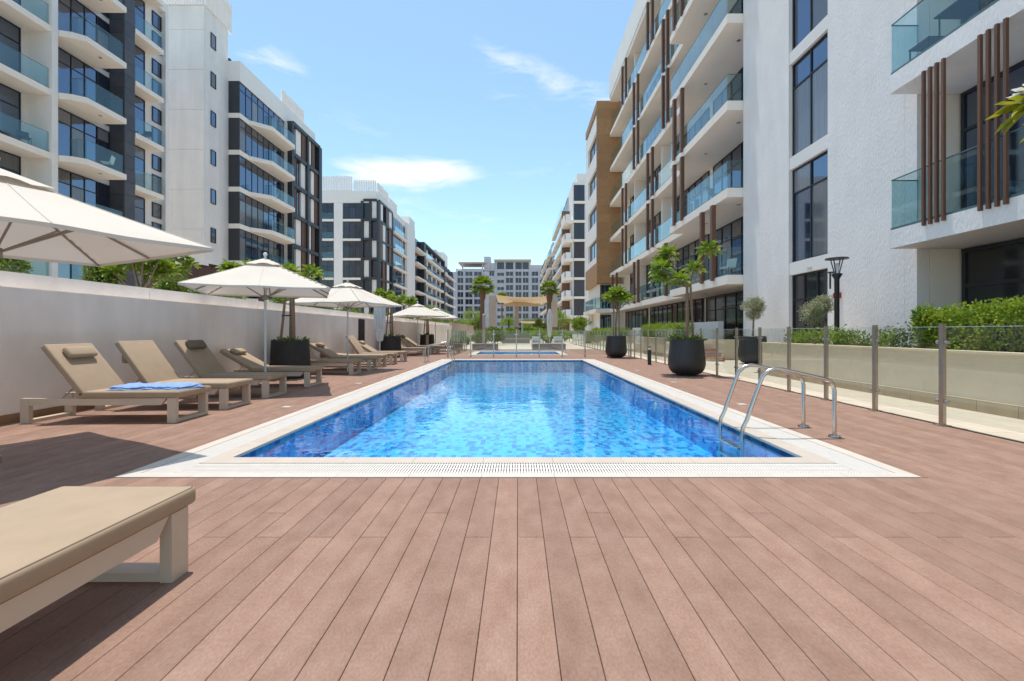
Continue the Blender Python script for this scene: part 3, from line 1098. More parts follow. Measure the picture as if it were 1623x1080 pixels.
# flat white front with its column of windows
WA, WB = 13.68, 15.65
bx('wall', G, M['plaster'], GX, 16, 10.96, WA, 0, 28.2)
bx('corner_pier', G, M['plaster'], GX, 9.59, 10.62, 10.955, 0, 28.2)
bx('wall', G, M['plaster'], GX, 16, WB, 18.8, 0, 28.2)
bx('wall', G, M['plaster_smooth'], GX + 0.55, 16, WA + 0.002, WB - 0.002, 0, 28.2)
bx('door_reveal', G, M['plaster_smooth'], GX + 0.16, GX + 0.54, WA + 0.003, WA + 0.02, 0, 3.0)
fgw = Fac('X-', GX + 0.20)
window(fgw, G, WA + 0.02, WB - 0.01, 0.02, 3.08, 0.0, 3, 0.72, m_=M['pane2'])
for z in FL:
    bx('spandrel', G, M['plaster_smooth'], GX + 0.02, GX + 0.54, WA + 0.004, WB - 0.004, z - 0.42, z)
    window(fgw, G, WA + 0.02, WB - 0.01, z + 0.002, z + 3.178, 0.0, 2, 0.74)
# far balconies
bx('wall', G, M['soffit'], 10.9, 18, 18.82, 48, 0, 26.5)
bx('parapet', G, M['plaster_smooth'], 9.35, 10.6, 18.85, 46.7, 25.12, 27.4)
bx('roof_box', G, M['plaster_smooth'], 10.7, 16, 40, 46, 26.52, 29.0)
YB = 25.95
fbk = Fac('X-', 10.9)
for i, z in enumerate(FL):
    # slab A, then the shallower slab B
    MB().prism([(10.88, 18.83), (10.88, YB), (8.65, YB), (8.65, 18.83)][::-1], z - 0.38, z).obj('balcony_slab', M['soffit'], G)
    bx('balcony_slab', G, M['soffit'], 9.42, 10.88, YB + 0.003, 46.7, z - 0.38, z)
    if i < 6:
        rail(fg, G, 18.95, YB - 0.06, 0.60, z, 1.12, step=1.4)
        end_rail(fg, G, 18.9, 0.02, 0.60, z, 1.12)
        rail(fg, G, YB + 0.1, 46.4, -0.16, z, 1.12, step=1.9)
    window(fbk, G, 18.9, 25.3, z + 0.01, z + 3.2, 0.0, 6, 0.74)
    u = 25.9
    for wdt in (5.6, 2.2, 5.2, 5.6):
        window(fbk, G, u, u + wdt - 0.5, z + 0.01, z + 3.2, 0.0, max(2, int(wdt / 1.1)), 0.74)
        u += wdt
    for uu in (31.2, 38.5):
        bx('white_pier', G, M['soffit'], 9.9, 10.79, uu, uu + 0.32, z + 0.003, z + 3.21)
    for yy in (19.9, 23.4):
        bx('downlight', G, M['clamp'], 9.6, 9.75, yy, yy + 0.15, z - 0.394, z - 0.381)


def fin(px, x, z0, z1):
    yc = x * 722 / (px - 821)
    bx('timber_fin', G, M['brownfin'], x - 0.085, x + 0.085, yc - 0.11, yc + 0.11, z0, z1)


SETA = [971, 977.5, 1005, 1011.5]
SETB = [986.5, 992, 1026.5, 1034]
SETC = [1004.5, 1011, 1051, 1058]
for i, z in enumerate(FL[:-1]):
    st = SETA if i == 0 else (SETB if i in (1, 2, 5) else SETC)
    for px in st:
        fin(px, 9.30, z - 0.1, z + 3.22)
    if i in (1, 2, 4):
        for px in (1069, 1081):
            fin(px, 8.62, z - 0.1, z + 3.22)
    if i == 0:
        for px in (1055.5,):
            fin(px, 9.30, z - 0.1, z + 3.22)
        for px in (1113, 1130):
            fin(px, 8.62, z - 0.1, z + 3.22)
# ground floor glazing and terrace walls
window(fbk, G, 18.9, 26.0, 0.02, 3.1, 0.1, 6, 0.75, m_=M['pane2'])
window(fbk, G, 26.6, 37.0, 1.0, 3.1, 0.1, 10, m_=M['pane2'])
window(fbk, G, 38.0, 45.5, 1.0, 3.1, 0.1, 6, m_=M['pane2'])
for (a, b, h) in ((20.6, 27.5, 1.62), (27.6, 36.0, 1.45), (36.1, 46.5, 1.3)):
    bx('terrace_wall', G, M['plaster_smooth'], 9.05, 9.3, a, b, 0, h)

# ---- H: block with the timber clad volume
H = thing('apartment_building', (8.2, 47, 0), 'block with tall orange timber clad box over white base', 'building', 'apartment buildings')
bx('core', H, M['soffit'], 8.5, 20, 47.4, 56, 0, 25.2)
bx('timber_backing', H, M['brownfin'], 8.16, 10.6, 47.06, 47.38, 6.1, 25.0)
nr = 21
for r in range(nr):
    z0 = 6.12 + (24.98 - 6.12) * r / nr
    z1 = 6.12 + (24.98 - 6.12) * (r + 1) / nr
    xs = [8.145, 9.2 + 0.3 * (r % 2), 10.6]
    for a, b in zip(xs[:-1], xs[1:]):
        bx('timber_board', H, M['woodclad'], a + 0.006, b - 0.006, 47.0, 47.055, z0 + 0.006, z1 - 0.006)
fh = Fac('X-', 8.14)
fh.bx('timber_edge', H, M['woodclad'], 47.06, 54.9, -0.3, 0.0, 24.2, 25.0)
fh.bx('timber_edge', H, M['woodclad'], 47.06, 54.9, -0.3, 0.0, 6.1, 8.3)
fh.bx('white_band', H, M['plaster_smooth'], 47.4, 54.9, -0.32, -0.05, 8.31, 9.0)
for k in range(4):
    z = 9.0 + 3.7 * k
    fh.bx('white_band', H, M['plaster_smooth'], 47.4, 54.85, -0.33, -0.05, z + 2.0, z + 3.69)
    fh.bx('white_band', H, M['plaster_smooth'], 53.2, 54.85, -0.33, -0.06, z + 0.01, z + 1.99)
    window(fh, H, 47.9, 53.0, z + 0.02, z + 1.98, -0.35, 2, one=True)
bx('white_base', H, M['plaster_smooth'], 9.7, 20, 46.9, 47.39, 0, 6.08)
bx('balcony_slab', H, M['soffit'], 7.9, 9.6, 46.4, 55, 3.1, 3.5)
fhb = Fac('Y-', 46.4)
rail(fhb, H, 7.95, 9.6, -0.06, 3.5)
rail(fh, H, 46.5, 54.8, 0.2, 3.5)
window(Fac('Y-', 47.4), H, 8.55, 9.68, 3.6, 6.0, 0.02, 2, one=True)
window(Fac('Y-', 47.4), H, 8.55, 9.68, 0.6, 2.9, 0.02, 2, one=True)

# ---- I: far block on the right
I_ = thing('apartment_building', (12, 88, 0), 'far white block on the right with dark bay windows and stubby balconies', 'building', 'apartment buildings')
fi = Fac('Y-', 86.0)
bx('wall', I_, M['plaster_smooth'], 10.4, 24, 86.4, 122, 0, 29.5)
bx('roof_box', I_, M['plaster_smooth'], 11.2, 20, 86.6, 96, 29.52, 31.2)
bx('timber_strip', I_, M['darkwood'], 8.9, 10.38, 92, 93.0, 0, 25.5)
for k in range(8):
    z = 0.6 + 3.6 * k
    fi.bx('slab_band', I_, M['soffit'], 10.5, 12.9, -0.38, 0.12, z - 0.45, z)
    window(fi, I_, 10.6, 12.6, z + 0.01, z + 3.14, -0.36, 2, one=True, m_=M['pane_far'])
    if 0 < k < 7:
        MB().prism([(10.45, 86.0), (10.38, 92.0), (8.7, 92.0), (8.7, 87.2), (9.0, 86.0)][::-1], z - 0.5, z + 0.05).obj('balcony_slab', M['soffit'], I_)
        bx('balcony_wall', I_, M['plaster_smooth'], 8.72, 8.95, 87.0, 91.9, z + 0.06, z + 1.15)
        fi.bx('balcony_wall', I_, M['plaster_smooth'], 9.0, 10.0, -0.3, -0.1, z + 0.06, z + 1.15)
        bx('timber_panel', I_, M['darkwood'], 8.95, 10.35, 91.6, 91.9, z + 1.0, z + 3.1)
fix = Fac('X-', 10.3)
for k in range(8):
    z = 0.6 + 3.6 * k
    bx('balcony_slab', I_, M['soffit'], 9.0, 10.4, 93.2, 121.8, z - 0.45, z)
    rail(Fac('X-', 9.0), I_, 93.4, 121.6, -0.06, z, step=4)
    for q in range(4):
        window(fix, I_, 94 + q * 7, 99 + q * 7, z + 0.02, z + 3.1, -0.09, 2, one=True, m_=M['pane2'])
J = thing('apartment_building', (9, 130, 0), 'farthest white block at the end of the right row', 'building', 'apartment buildings')
bx('wall', J, M['plaster_smooth'], 9.4, 24, 124, 170, 0, 25.5)
for k in range(7):
    z = 0.6 + 3.6 * k
    bx('balcony_slab', J, M['soffit'], 8.2, 9.5, 124.2, 169, z - 0.45, z)
    rail(Fac('X-', 8.2), J, 124.4, 168.8, -0.06, z, step=6)
    for q in range(5):
        window(Fac('X-', 9.38), J, 125 + q * 8.5, 131 + q * 8.5, z + 0.02, z + 3.1, -0.01, 2, one=True)
    window(Fac('Y-', 124.0), J, 9.6, 11.2, z + 0.02, z + 3.0, -0.03, 2, one=True)

# ------------------------------------------------------------------ foliage helpers
def np_mesh(name, V, F, m_, parent=None, kind=None):
    """V (n,3) world coordinates, F (m,k) faces"""
    org = WO[parent.name] if parent is not None else Vector((0, 0, 0))
    V = np.asarray(V, dtype=np.float32) - np.array(org, dtype=np.float32)
    F = np.asarray(F, dtype=np.int32)
    me = bpy.data.meshes.new(name)
    k = F.shape[1]
    me.vertices.add(len(V))
    me.vertices.foreach_set('co', V.ravel())
    me.loops.add(F.size)
    me.loops.foreach_set('vertex_index', F.ravel())
    me.polygons.add(len(F))
    me.polygons.foreach_set('loop_start', np.arange(0, F.size, k, dtype=np.int32))
    me.update(calc_edges=True)
    me.materials.append(m_)
    o = link(bpy.data.objects.new(name, me))
    WO[o.name] = org.copy() if hasattr(org, 'copy') else Vector(org)
    if parent is not None:
        o.parent = parent
    if kind:
        o['kind'] = kind
    return o


def unit(a):
    return a / np.maximum(np.linalg.norm(a, axis=-1, keepdims=True), 1e-9)


def leaves(base, d, length, width, fold=0.25, droop=0.0):
    """pointed leaves, each two quads folded on the midrib"""
    n = len(base)
    d = unit(d)
    up = np.tile(np.array([0, 0, 1.0]), (n, 1)) + rng.normal(0, 0.25, (n, 3))
    side = unit(np.cross(d, up))
    nrm = np.cross(side, d)
    L = np.asarray(length).reshape(-1, 1) * np.ones((n, 1))
    W = np.asarray(width).reshape(-1, 1) * np.ones((n, 1))
    down = np.array([0, 0, -1.0]) * droop * L
    p0 = base
    p1 = base + d * L * 0.38 + side * W * 0.5 + nrm * W * fold + down * 0.15
    p2 = base + d * L * 0.76 + side * W * 0.42 + nrm * W * fold + down * 0.5
    p3 = base + d * L + down
    p4 = base + d * L * 0.76 - side * W * 0.42 + nrm * W * fold + down * 0.5
    p5 = base + d * L * 0.38 - side * W * 0.5 + nrm * W * fold + down * 0.15
    V = np.stack([p0, p1, p2, p3, p4, p5], 1).reshape(-1, 3)
    i = np.arange(n)[:, None] * 6
    F = np.concatenate([i + np.array([[0, 1, 2, 3]]), i + np.array([[0, 3, 4, 5]])], 0)
    return V, F


def small_leaves(base, d, length, width):
    n = len(base)
    d = unit(d)
    side = unit(np.cross(d, rng.normal(0, 1, (n, 3))))
    L = np.asarray(length).reshape(-1, 1) * np.ones((n, 1))
    W = np.asarray(width).reshape(-1, 1) * np.ones((n, 1))
    V = np.stack([base, base + d * L * 0.5 + side * W * 0.5, base + d * L, base + d * L * 0.5 - side * W * 0.5], 1).reshape(-1, 3)
    F = np.arange(n)[:, None] * 4 + np.array([[0, 1, 2, 3]])
    return V, F


def rosette(c, r=0.28, n=26, tilt=0.35):
    c = np.array(c, dtype=float)
    an = np.arange(n) * 2.4 + rng.uniform(0, 6)
    el = np.linspace(-0.35, 1.15, n) + rng.normal(0, 0.12, n)
    d = np.stack([np.cos(an) * np.cos(el), np.sin(an) * np.cos(el), np.sin(el)], 1)
    return leaves(np.tile(c, (n, 1)) + d * 0.03, d, r * rng.uniform(0.8, 1.15, n), r * 0.32, 0.2, 0.22)


def plumeria(root, base, fork, tips, trunk_r=0.035, stakes=(), m_=None, r=0.3, n=26):
    """trunk with forked limbs, a rosette of long leaves at each tip"""
    base, fork = Vector(base), Vector(fork)
    t = MB()
    mid = (base + fork) / 2 + Vector((random.uniform(-.04, .04), 0.02, 0))
    t.tube([base, mid, fork], [trunk_r * 1.25, trunk_r * 1.1, trunk_r], 8)
    t.obj('trunk', M['bark'], root, smooth=True)
    for tip in tips:
        tip = Vector(tip)
        m2 = fork.lerp(tip, 0.5) + Vector((0, 0, -0.12 * (tip - fork).length))
        lm = MB().tube([fork, m2, tip], [trunk_r * 0.75, trunk_r * 0.6, trunk_r * 0.42], 6)
        lm.obj('limb', M['bark'], root, smooth=True)
        V, F = rosette(tip, r * random.uniform(0.9, 1.1), n)
        np_mesh('leaf_cluster', V, F, m_ or M['leaf'], root)
    for a, b in stakes:
        MB().tube([a, b], 0.032, 8).obj('stake', M['stake'], root, smooth=True)


def blob_points(n, c, rad, clumps=9, spread=0.62, csize=0.42):
    """points gathered in clumps through an ellipsoid, so that gaps are left between them"""
    c = np.array(c, float)
    rad = np.array(rad, float)
    cc = unit(rng.normal(0, 1, (clumps, 3))) * (rng.uniform(0.35, 1, (clumps, 1)) ** 0.5) * spread
    k = rng.integers(0, clumps, n)
    p = cc[k] + unit(rng.normal(0, 1, (n, 3))) * csize * (rng.uniform(0, 1, (n, 1)) ** 0.42) * rng.uniform(0.75, 1.15, (clumps, 1))[k]
    return c + p * rad


def leafy_tree(name, label, x, y, z0, h, rad, n, m_, cat='tree', group=None, leaf=0.10, wid=0.05, clumps=11, trunk=0.05, limbs=5, csize=0.42):
    root = thing(name, (x, y, z0), label, cat, group)
    cz = z0 + h - rad[2]
    t = MB()
    top = Vector((x, y, cz + rad[2] * 0.3))
    t.tube([(x, y, z0), (x + random.uniform(-.06, .06), y, z0 + (cz - z0) * 0.5), top], [trunk * 1.2, trunk, trunk * 0.4], 7)
    for k in range(limbs):
        an = 6.28 * k / limbs + random.uniform(-.3, .3)
        a = Vector((x, y, z0 + (cz - z0) * random.uniform(0.6, 1.0)))
        b = Vector((x + math.cos(an) * rad[0] * 0.7, y + math.sin(an) * rad[1] * 0.7, cz + random.uniform(-.2, .6) * rad[2]))
        t.tube([a, a.lerp(b, 0.5) + Vector((0, 0, 0.05)), b], [trunk * 0.6, trunk * 0.4, trunk * 0.2], 5)
    t.obj('trunk', M['bark'], root, smooth=True)
    p = blob_points(n, (x, y, cz), rad, clumps, csize=csize)
    d = unit(p - np.array((x, y, cz))) + rng.normal(0, 0.8, (n, 3))
    V, F = small_leaves(p, d, leaf * rng.uniform(0.6, 1.3, n), wid)
    np_mesh('crown', V, F, m_, root)
    return root


def hedge(name, label, x0, x1, y0, y1, z0, z1, n, m_, cat='hedge', group=None, leaf=0.06, wid=0.035, rough=0.085):
    root = thing(name, ((x0 + x1) / 2, (y0 + y1) / 2, z0), label, cat, group)
    # leaves sit in a shell on the box, denser at the faces, ragged on top
    u = rng.uniform(0, 1, (n, 3))
    face = rng.integers(0, 5, n)
    dep = np.abs(rng.normal(0, 0.10, n))
    P = np.stack([x0 + u[:, 0] * (x1 - x0), y0 + u[:, 1] * (y1 - y0), z0 + u[:, 2] * (z1 - z0)], 1)
    P[face == 0, 0] = x0 + dep[face == 0]
    P[face == 1, 1] = y0 + dep[face == 1]
    P[face == 2, 1] = y1 - dep[face == 2]
    P[face >= 3, 2] = z1 - dep[face >= 3]
    wob = np.sin(P[:, 1] * 3.1) * 0.5 + np.sin(P[:, 1] * 7.7 + P[:, 0] * 5) * 0.35 + rng.normal(0, 0.5, n)
    P[:, 2] += wob * rough * (P[:, 2] - z0) / (z1 - z0)
    P[:, 0] += (np.sin(P[:, 1] * 4.3 + P[:, 2] * 6) * 0.5 + rng.normal(0, 0.4, n)) * rough
    d = rng.normal(0, 1, (n, 3)) + np.array([-0.5, -0.2, 0.8])
    V, F = small_leaves(P, d, leaf * rng.uniform(0.6, 1.35, n), wid)
    np_mesh('foliage', V, F, m_, root, kind='stuff')
    s = MB()
    for k in range(int((y1 - y0) / 0.35) + 1):
        yy = y0 + 0.15 + k * 0.35
        if yy < y1 - 0.05:
            s.tube([((x0 + x1) / 2, yy, z0 - 0.02), ((x0 + x1) / 2 + random.uniform(-.1, .1), yy, z1 - 0.15)], [0.02, 0.008], 5)
    s.obj('stems', M['bark'], root, kind='stuff')
    return root


def strappy(c, r, n, L):
    an = rng.uniform(0, 6.283, n)
    rr = rng.uniform(0, r, n)
    b = np.stack([c[0] + np.cos(an) * rr, c[1] + np.sin(an) * rr, np.full(n, c[2])], 1)
    el = rng.uniform(0.5, 1.35, n)
    d = np.stack([np.cos(an) * np.cos(el), np.sin(an) * np.cos(el), np.sin(el)], 1)
    return leaves(b, d, L * rng.uniform(0.6, 1.2, n), 0.035, 0.2, 0.35)


# ------------------------------------------------------------------ planters and hedges on the right
def planter_bed(label, x0, x1, y0, y1, h):
    t = thing('planter_bed', ((x0 + x1) / 2, (y0 + y1) / 2, 0), label, 'planter', 'raised planter beds')
    bx('planter_wall', t, M['creamwall'], x0, x0 + 0.18, y0, y1, 0, h)
    bx('planter_wall', t, M['creamwall'], x0 + 0.182, x1, y1 - 0.18, y1, 0, h)
    bx('planter_wall', t, M['creamwall'], x0 + 0.182, x1, y0, y0 + 0.18, 0, h)
    bx('coping', t, M['creamwall'], x0 - 0.02, x0 + 0.2, y0 - 0.02, y1 + 0.02, h + 0.001, h + 0.035)
    bx('soil_bed', t, M['soil'], x0 + 0.182, x1, y0 + 0.182, y1 - 0.182, 0, h - 0.06)
    y = y0
    while y < y1 - 0.05:
        b = min(y + 0.55, y1)
        bx('base_stone', t, M['kerbstone'], x0 - 0.06, x0 - 0.001, y + 0.003, b - 0.003, 0.001, 0.17)
        y += 0.55
    return t


planter_bed('near cream planter wall behind the glass fence, under the big hedge', 6.65, 9.25, 0.5, 12.4, 0.83)
planter_bed('far cream planter wall behind the glass fence, past the open path', 6.65, 9.02, 18.5, 46, 0.83)
hedge('hedge', 'big bright green clipped hedge under the dark ground floor window', 6.95, 7.9, 3.2, 8.0, 0.78, 1.52, 26000, M['hedge'], group='clipped hedges')
hedge('hedge', 'clipped green hedge behind the tall curved pot with forked tree', 6.95, 7.8, 20.2, 25.6, 0.78, 1.48, 9000, M['hedge'], group='clipped hedges')
hedge('hedge', 'small far hedge behind the curved pot with round crowned tree', 6.95, 7.8, 31.5, 39.5, 0.78, 1.4, 6000, M['hedge'], group='clipped hedges')
hedge('low_shrub', 'low loose shrub below the olive tree by the lamp', 6.95, 7.6, 10.0, 11.9, 0.76, 1.12, 2600, M['hedge'], 'shrub', 'low shrubs in the near planter', rough=0.12)
hedge('low_shrub', 'low sparse shrub between the lamp post and the big hedge', 6.95, 7.5, 8.4, 9.9, 0.76, 1.06, 1700, M['bush'], 'shrub', 'low shrubs in the near planter', rough=0.16)

leafy_tree('olive_tree', 'grey green olive tree growing in front of the glass door', 7.55, 11.6, 0.78, 1.42, (0.50, 0.5, 0.46), 4200, M['olive'], leaf=0.075, wid=0.016, trunk=0.03, group='olive trees', clumps=14)

# street lamp
lp = thing('street_lamp', (7.7, 11.0, 0.77), 'black street lamp with flat disc top beside the olive tree', 'lamp')
MB().lathe([(0.055, 0.77), (0.055, 2.42), (0.11, 2.52), (0.11, 2.55)], 16, (7.7, 11.0)).obj('post', M['black'], lp, smooth=True)
MB().lathe([(0.25, 2.90), (0.24, 2.925), (0.05, 2.95)], 24, (7.7, 11.0)).obj('disc_shade', M['black'], lp, smooth=True)
for k in range(4):
    an = k * 1.571 + 0.5
    MB().tube([(7.7 + .05 * math.cos(an), 11 + .05 * math.sin(an), 2.55), (7.7 + .14 * math.cos(an), 11 + .14 * math.sin(an), 2.90)], 0.012, 6).obj('strut', M['black'], lp)
MB().lathe([(0.045, 2.552), (0.045, 2.78), (0.03, 2.80)], 12, (7.7, 11.0)).obj('lamp_glass', M['lens'], lp, smooth=True)
fx = thing('exit_sign', (GX + 0.1, 14.6, 3.12), 'small pale green exit sign above the glass door', 'sign')
bx('sign_plate', fx, M['signgreen'], GX + 0.0, GX + 0.018, 14.45, 14.65, 3.14, 3.22)
al = thing('alarm_bell', (GX - 0.05, 13.2, 2.2), 'small red alarm box on white wall behind the lamp', 'alarm')
bx('alarm_case', al, M['red'], GX - 0.09, GX - 0.002, 13.1, 13.32, 2.12, 2.28)
wl = thing('wall_light', (GX - 0.1, 13.3, 2.6), 'small dark wall fitting beside the lamp head', 'light')
bx('fitting', wl, M['black'], GX - 0.22, GX - 0.002, 13.25, 13.35, 2.86, 2.9)
bx('arm', wl, M['black'], GX - 0.2, GX - 0.17, 13.28, 13.32, 2.4, 2.858)


# ------------------------------------------------------------------ pots with trees
def curved_pot(label, x, y, s=1.0, m_='potdark'):
    t = thing('plant_pot', (x, y, 0), label, 'pot', 'curved pots along the right side')
    prof = [(0.26, 0.03), (0.36, 0.06), (0.44, 0.16), (0.475, 0.28), (0.47, 0.42), (0.44, 0.70), (0.42, 0.95), (0.40, 0.965), (0.38, 0.95), (0.37, 0.88)]
    MB().lathe([(r_ * s, z_ * s) for r_, z_ in prof], 36, (x, y), caps=False).obj('pot_body', M[m_], t, smooth=True)
    MB().lathe([(0.25 * s, 0.0), (0.25 * s, 0.032)], 24, (x, y)).obj('foot_ring', M['black'], t, smooth=True)
    MB().lathe([(0.372 * s, 0.80 * s), (0.372 * s, 0.885 * s)], 24, (x, y)).obj('soil', M['soil'], t)
    return t


curved_pot('big dark curved pot with two staked forked tree, nearest on the right deck', 4.46, 12.05)
tr = thing('plumeria_tree', (4.46, 12.05, 0.88), 'forked plumeria tree with bright leaf heads in the near right pot', 'tree', 'plumeria trees')
plumeria(tr, (4.46, 12.05, 0.85), (4.50, 12.1, 2.35),
         [(3.99, 12.2, 3.25), (3.78, 12.0, 2.82), (3.92, 12.5, 2.62), (4.97, 11.9, 3.28), (4.16, 11.8, 2.50), (4.80, 12.4, 2.85), (3.88, 12.3, 3.0)],
         0.03, [((4.42, 11.95, 0.85), (4.45, 12.0, 2.4)), ((4.66, 12.1, 0.85), (4.56, 12.05, 2.42))], r=0.33, n=34)
V, F = strappy((4.46, 12.05, 0.88), 0.33, 90, 0.34)
np_mesh('underplanting', V, F, M['grassblade'], tag(thing('pot_plants', (4.46, 12.05, 0.88), 'strappy green plants spilling over the near right pot', 'plant')))

curved_pot('smaller looking dark curved pot with round crowned tree, farther along the right deck', 4.35, 20.2)
tr = thing('plumeria_tree', (4.35, 20.2, 0.88), 'round crowned plumeria tree in the farther right pot', 'tree', 'plumeria trees')
tips = []
for k in range(15):
    an = k * 2.4
    rr = 0.52 * math.sqrt((k + 0.5) / 15)
    tips.append((4.40 + rr * math.cos(an), 20.2 + rr * math.sin(an), 2.95 - rr * 0.75 + random.uniform(-.12, .1)))
plumeria(tr, (4.35, 20.2, 0.85), (4.4, 20.2, 2.1), tips, 0.035, [((4.22, 20.15, 0.85), (4.25, 20.2, 2.2)), ((4.5, 20.25, 0.85), (4.48, 20.2, 2.2))], r=0.34, n=26)

curved_pot('dark pot with olive tree standing on the path by the building', 8.35, 16.2, 1.03)
leafy_tree('olive_tree', 'round olive tree growing in the dark pot on the path', 8.35, 16.2, 0.88, 1.62, (0.46, 0.46, 0.52), 4200, M['olive'], leaf=0.085, wid=0.018, trunk=0.03, group='olive trees', clumps=14)
st = thing('timber_step', (7.6, 18.0, 0), 'low brown timber steps beside the far planter', 'steps')
for k in range(3):
    bx('tread', st, M['woodclad'], 7.35, 7.95, 17.5 + k * 0.3, 17.79 + k * 0.3, 0.001, 0.16 * (k + 1))


def black_planter(label, x, y):
    t = thing('plant_pot', (x, y, 0), label, 'pot', 'black planters along the left wall')
    MB().lathe([(0.47, 0.0), (0.475, 0.05), (0.435, 0.94), (0.41, 0.945), (0.40, 0.88)], 32, (x, y), caps=False).obj('pot_body', M['potblack'], t, smooth=True)
    MB().lathe([(0.402, 0.8), (0.402, 0.885)], 24, (x, y)).obj('soil', M['soil'], t)
    V, F = strappy((x, y, 0.88), 0.36, 70, 0.25)
    np_mesh('underplanting', V, F, M['grassblade'], t)
    return t


for i, (x, y, words) in enumerate(((-5.72, 11.45, 'nearest along the left wall, beside the fourth lounger'),
                                   (-5.75, 20.6, 'second along the left wall, behind the closed umbrella'),
                                   (-5.78, 29.0, 'third and farthest along the left wall'))):
    black_planter('tapered black planter ' + words, x, y)
    tr = thing('plumeria_tree', (x, y, 0.88), 'staked plumeria tree in the black planter ' + words, 'tree', 'plumeria trees')
    tips = [(x - 0.45, y + 0.1, 2.4), (x + 0.1, y - 0.2, 2.62), (x + 0.46, y + 0.15, 2.66), (x + 0.2, y + 0.4, 2.45), (x - 0.15, y + 0.3, 2.55), (x - 0.3, y - 0.3, 2.4)]
    plumeria(tr, (x, y, 0.85), (x, y, 2.2), tips, 0.028,
             [((x - 0.2, y - 0.1, 0.85), (x - 0.1, y, 2.3)), ((x + 0.14, y - 0.12, 0.85), (x + 0.06, y - 0.05, 2.3)), ((x + 0.02, y + 0.16, 0.85), (x + 0.02, y + 0.1, 2.3))], r=0.3, n=26)
    MB().tube([(x - 0.17, y - 0.1, 1.55), (x + 0.12, y - 0.1, 1.56), (x + 0.02, y + 0.13, 1.55), (x - 0.17, y - 0.1, 1.55)], 0.012, 5).obj('tie', M['black'], tr)

# the plumeria that leans into the frame at the top right
tr = thing('plumeria_tree', (7.15, 5.75, 0.78), 'plumeria with yellow leaves and white flowers reaching in at the right edge', 'tree', 'plumeria trees')
t = MB()
t.tube([(7.15, 5.75, 0.75), (7.2, 5.7, 1.9), (7.0, 5.72, 2.9)], [0.075, 0.065, 0.05], 8)
t.obj('trunk', M['bark'], tr, smooth=True)
tips = [(6.50, 5.75, 4.02), (7.5, 5.5, 4.2), (7.3, 6.1, 4.05), (7.6, 5.9, 3.6)]
for k, tip in enumerate(tips):
    tip = Vector(tip)
    f0 = Vector((7.0, 5.72, 2.9))
    MB().tube([f0, f0.lerp(tip, .5) + Vector((0.05, 0, -0.1)), tip], [0.045, 0.036, 0.028], 7).obj('limb', M['bark'], tr, smooth=True)
    for q in range(15):
        an = q * 2.4
        el = -0.75 + 1.5 * q / 15
        d = np.array([[math.cos(an) * math.cos(el), math.sin(an) * math.cos(el), math.sin(el)]])
        if k == 0 and q < 9:
            d = np.array([[-1.0, random.uniform(-.5, .5), -0.9 + 0.16 * q]])
        V, F = leaves(np.array([tip[:]]), d, [random.uniform(.36, .46)], [0.085], 0.12, 0.3)
        np_mesh('leaf', V, F, M['leafyellow'], tr)
    for q in range(16):
        c = Vector(tip) + Vector((-0.10 + random.uniform(-.09, .09) if k == 0 else random.uniform(-.1, .1), random.uniform(-.12, .1), 0.10 + random.uniform(-.10, .14)))
        an = np.arange(5) * 1.257 + random.random()
        d = np.stack([np.cos(an) * 0.8 - 0.3, np.sin(an) * 0.8 - 0.4, np.full(5, 0.35)], 1)
        V, F = leaves(np.tile(np.array(c[:]), (5, 1)), d, [0.065] * 5, [0.045] * 5, 0.1, 0.1)
        np_mesh('flower', V, F, M['petal'], tr)

# bollard light
bo = thing('bollard_light', (4.56, 15.8, 0), 'dark green bollard light between the two right pots', 'bollard')
MB().lathe([(0.062, 0), (0.062, 0.52)], 16, (4.56, 15.8)).obj('post', M['bollard'], bo, smooth=True)
MB().lathe([(0.056, 0.522), (0.056, 0.60)], 16, (4.56, 15.8)).obj('lens', M['lens'], bo, smooth=True)
MB().lathe([(0.062, 0.602), (0.062, 0.63)], 16, (4.56, 15.8)).obj('cap', M['bollard'], bo, smooth=True)
words = ['nearest', 'second', 'third', 'farthest']
for sx, side in ((-3.53, 'left'), (3.54, 'right')):
    for k in range(4):
        y = (6.95 if sx < 0 else 7.2) + 3.15 * k
        dl = thing('deck_light', (sx, y, 0), '%s small square pale deck light by the %s rim of the pool' % (words[k], side), 'light', 'deck lights by the pool')
        bx('lens_plate', dl, M['rimtile'], sx - 0.06, sx + 0.06, y - 0.06, y + 0.06, -0.01, 0.006)
        bx('lens', dl, M['lens'], sx - 0.035, sx + 0.035, y - 0.035, y + 0.035, 0.0065, 0.009)

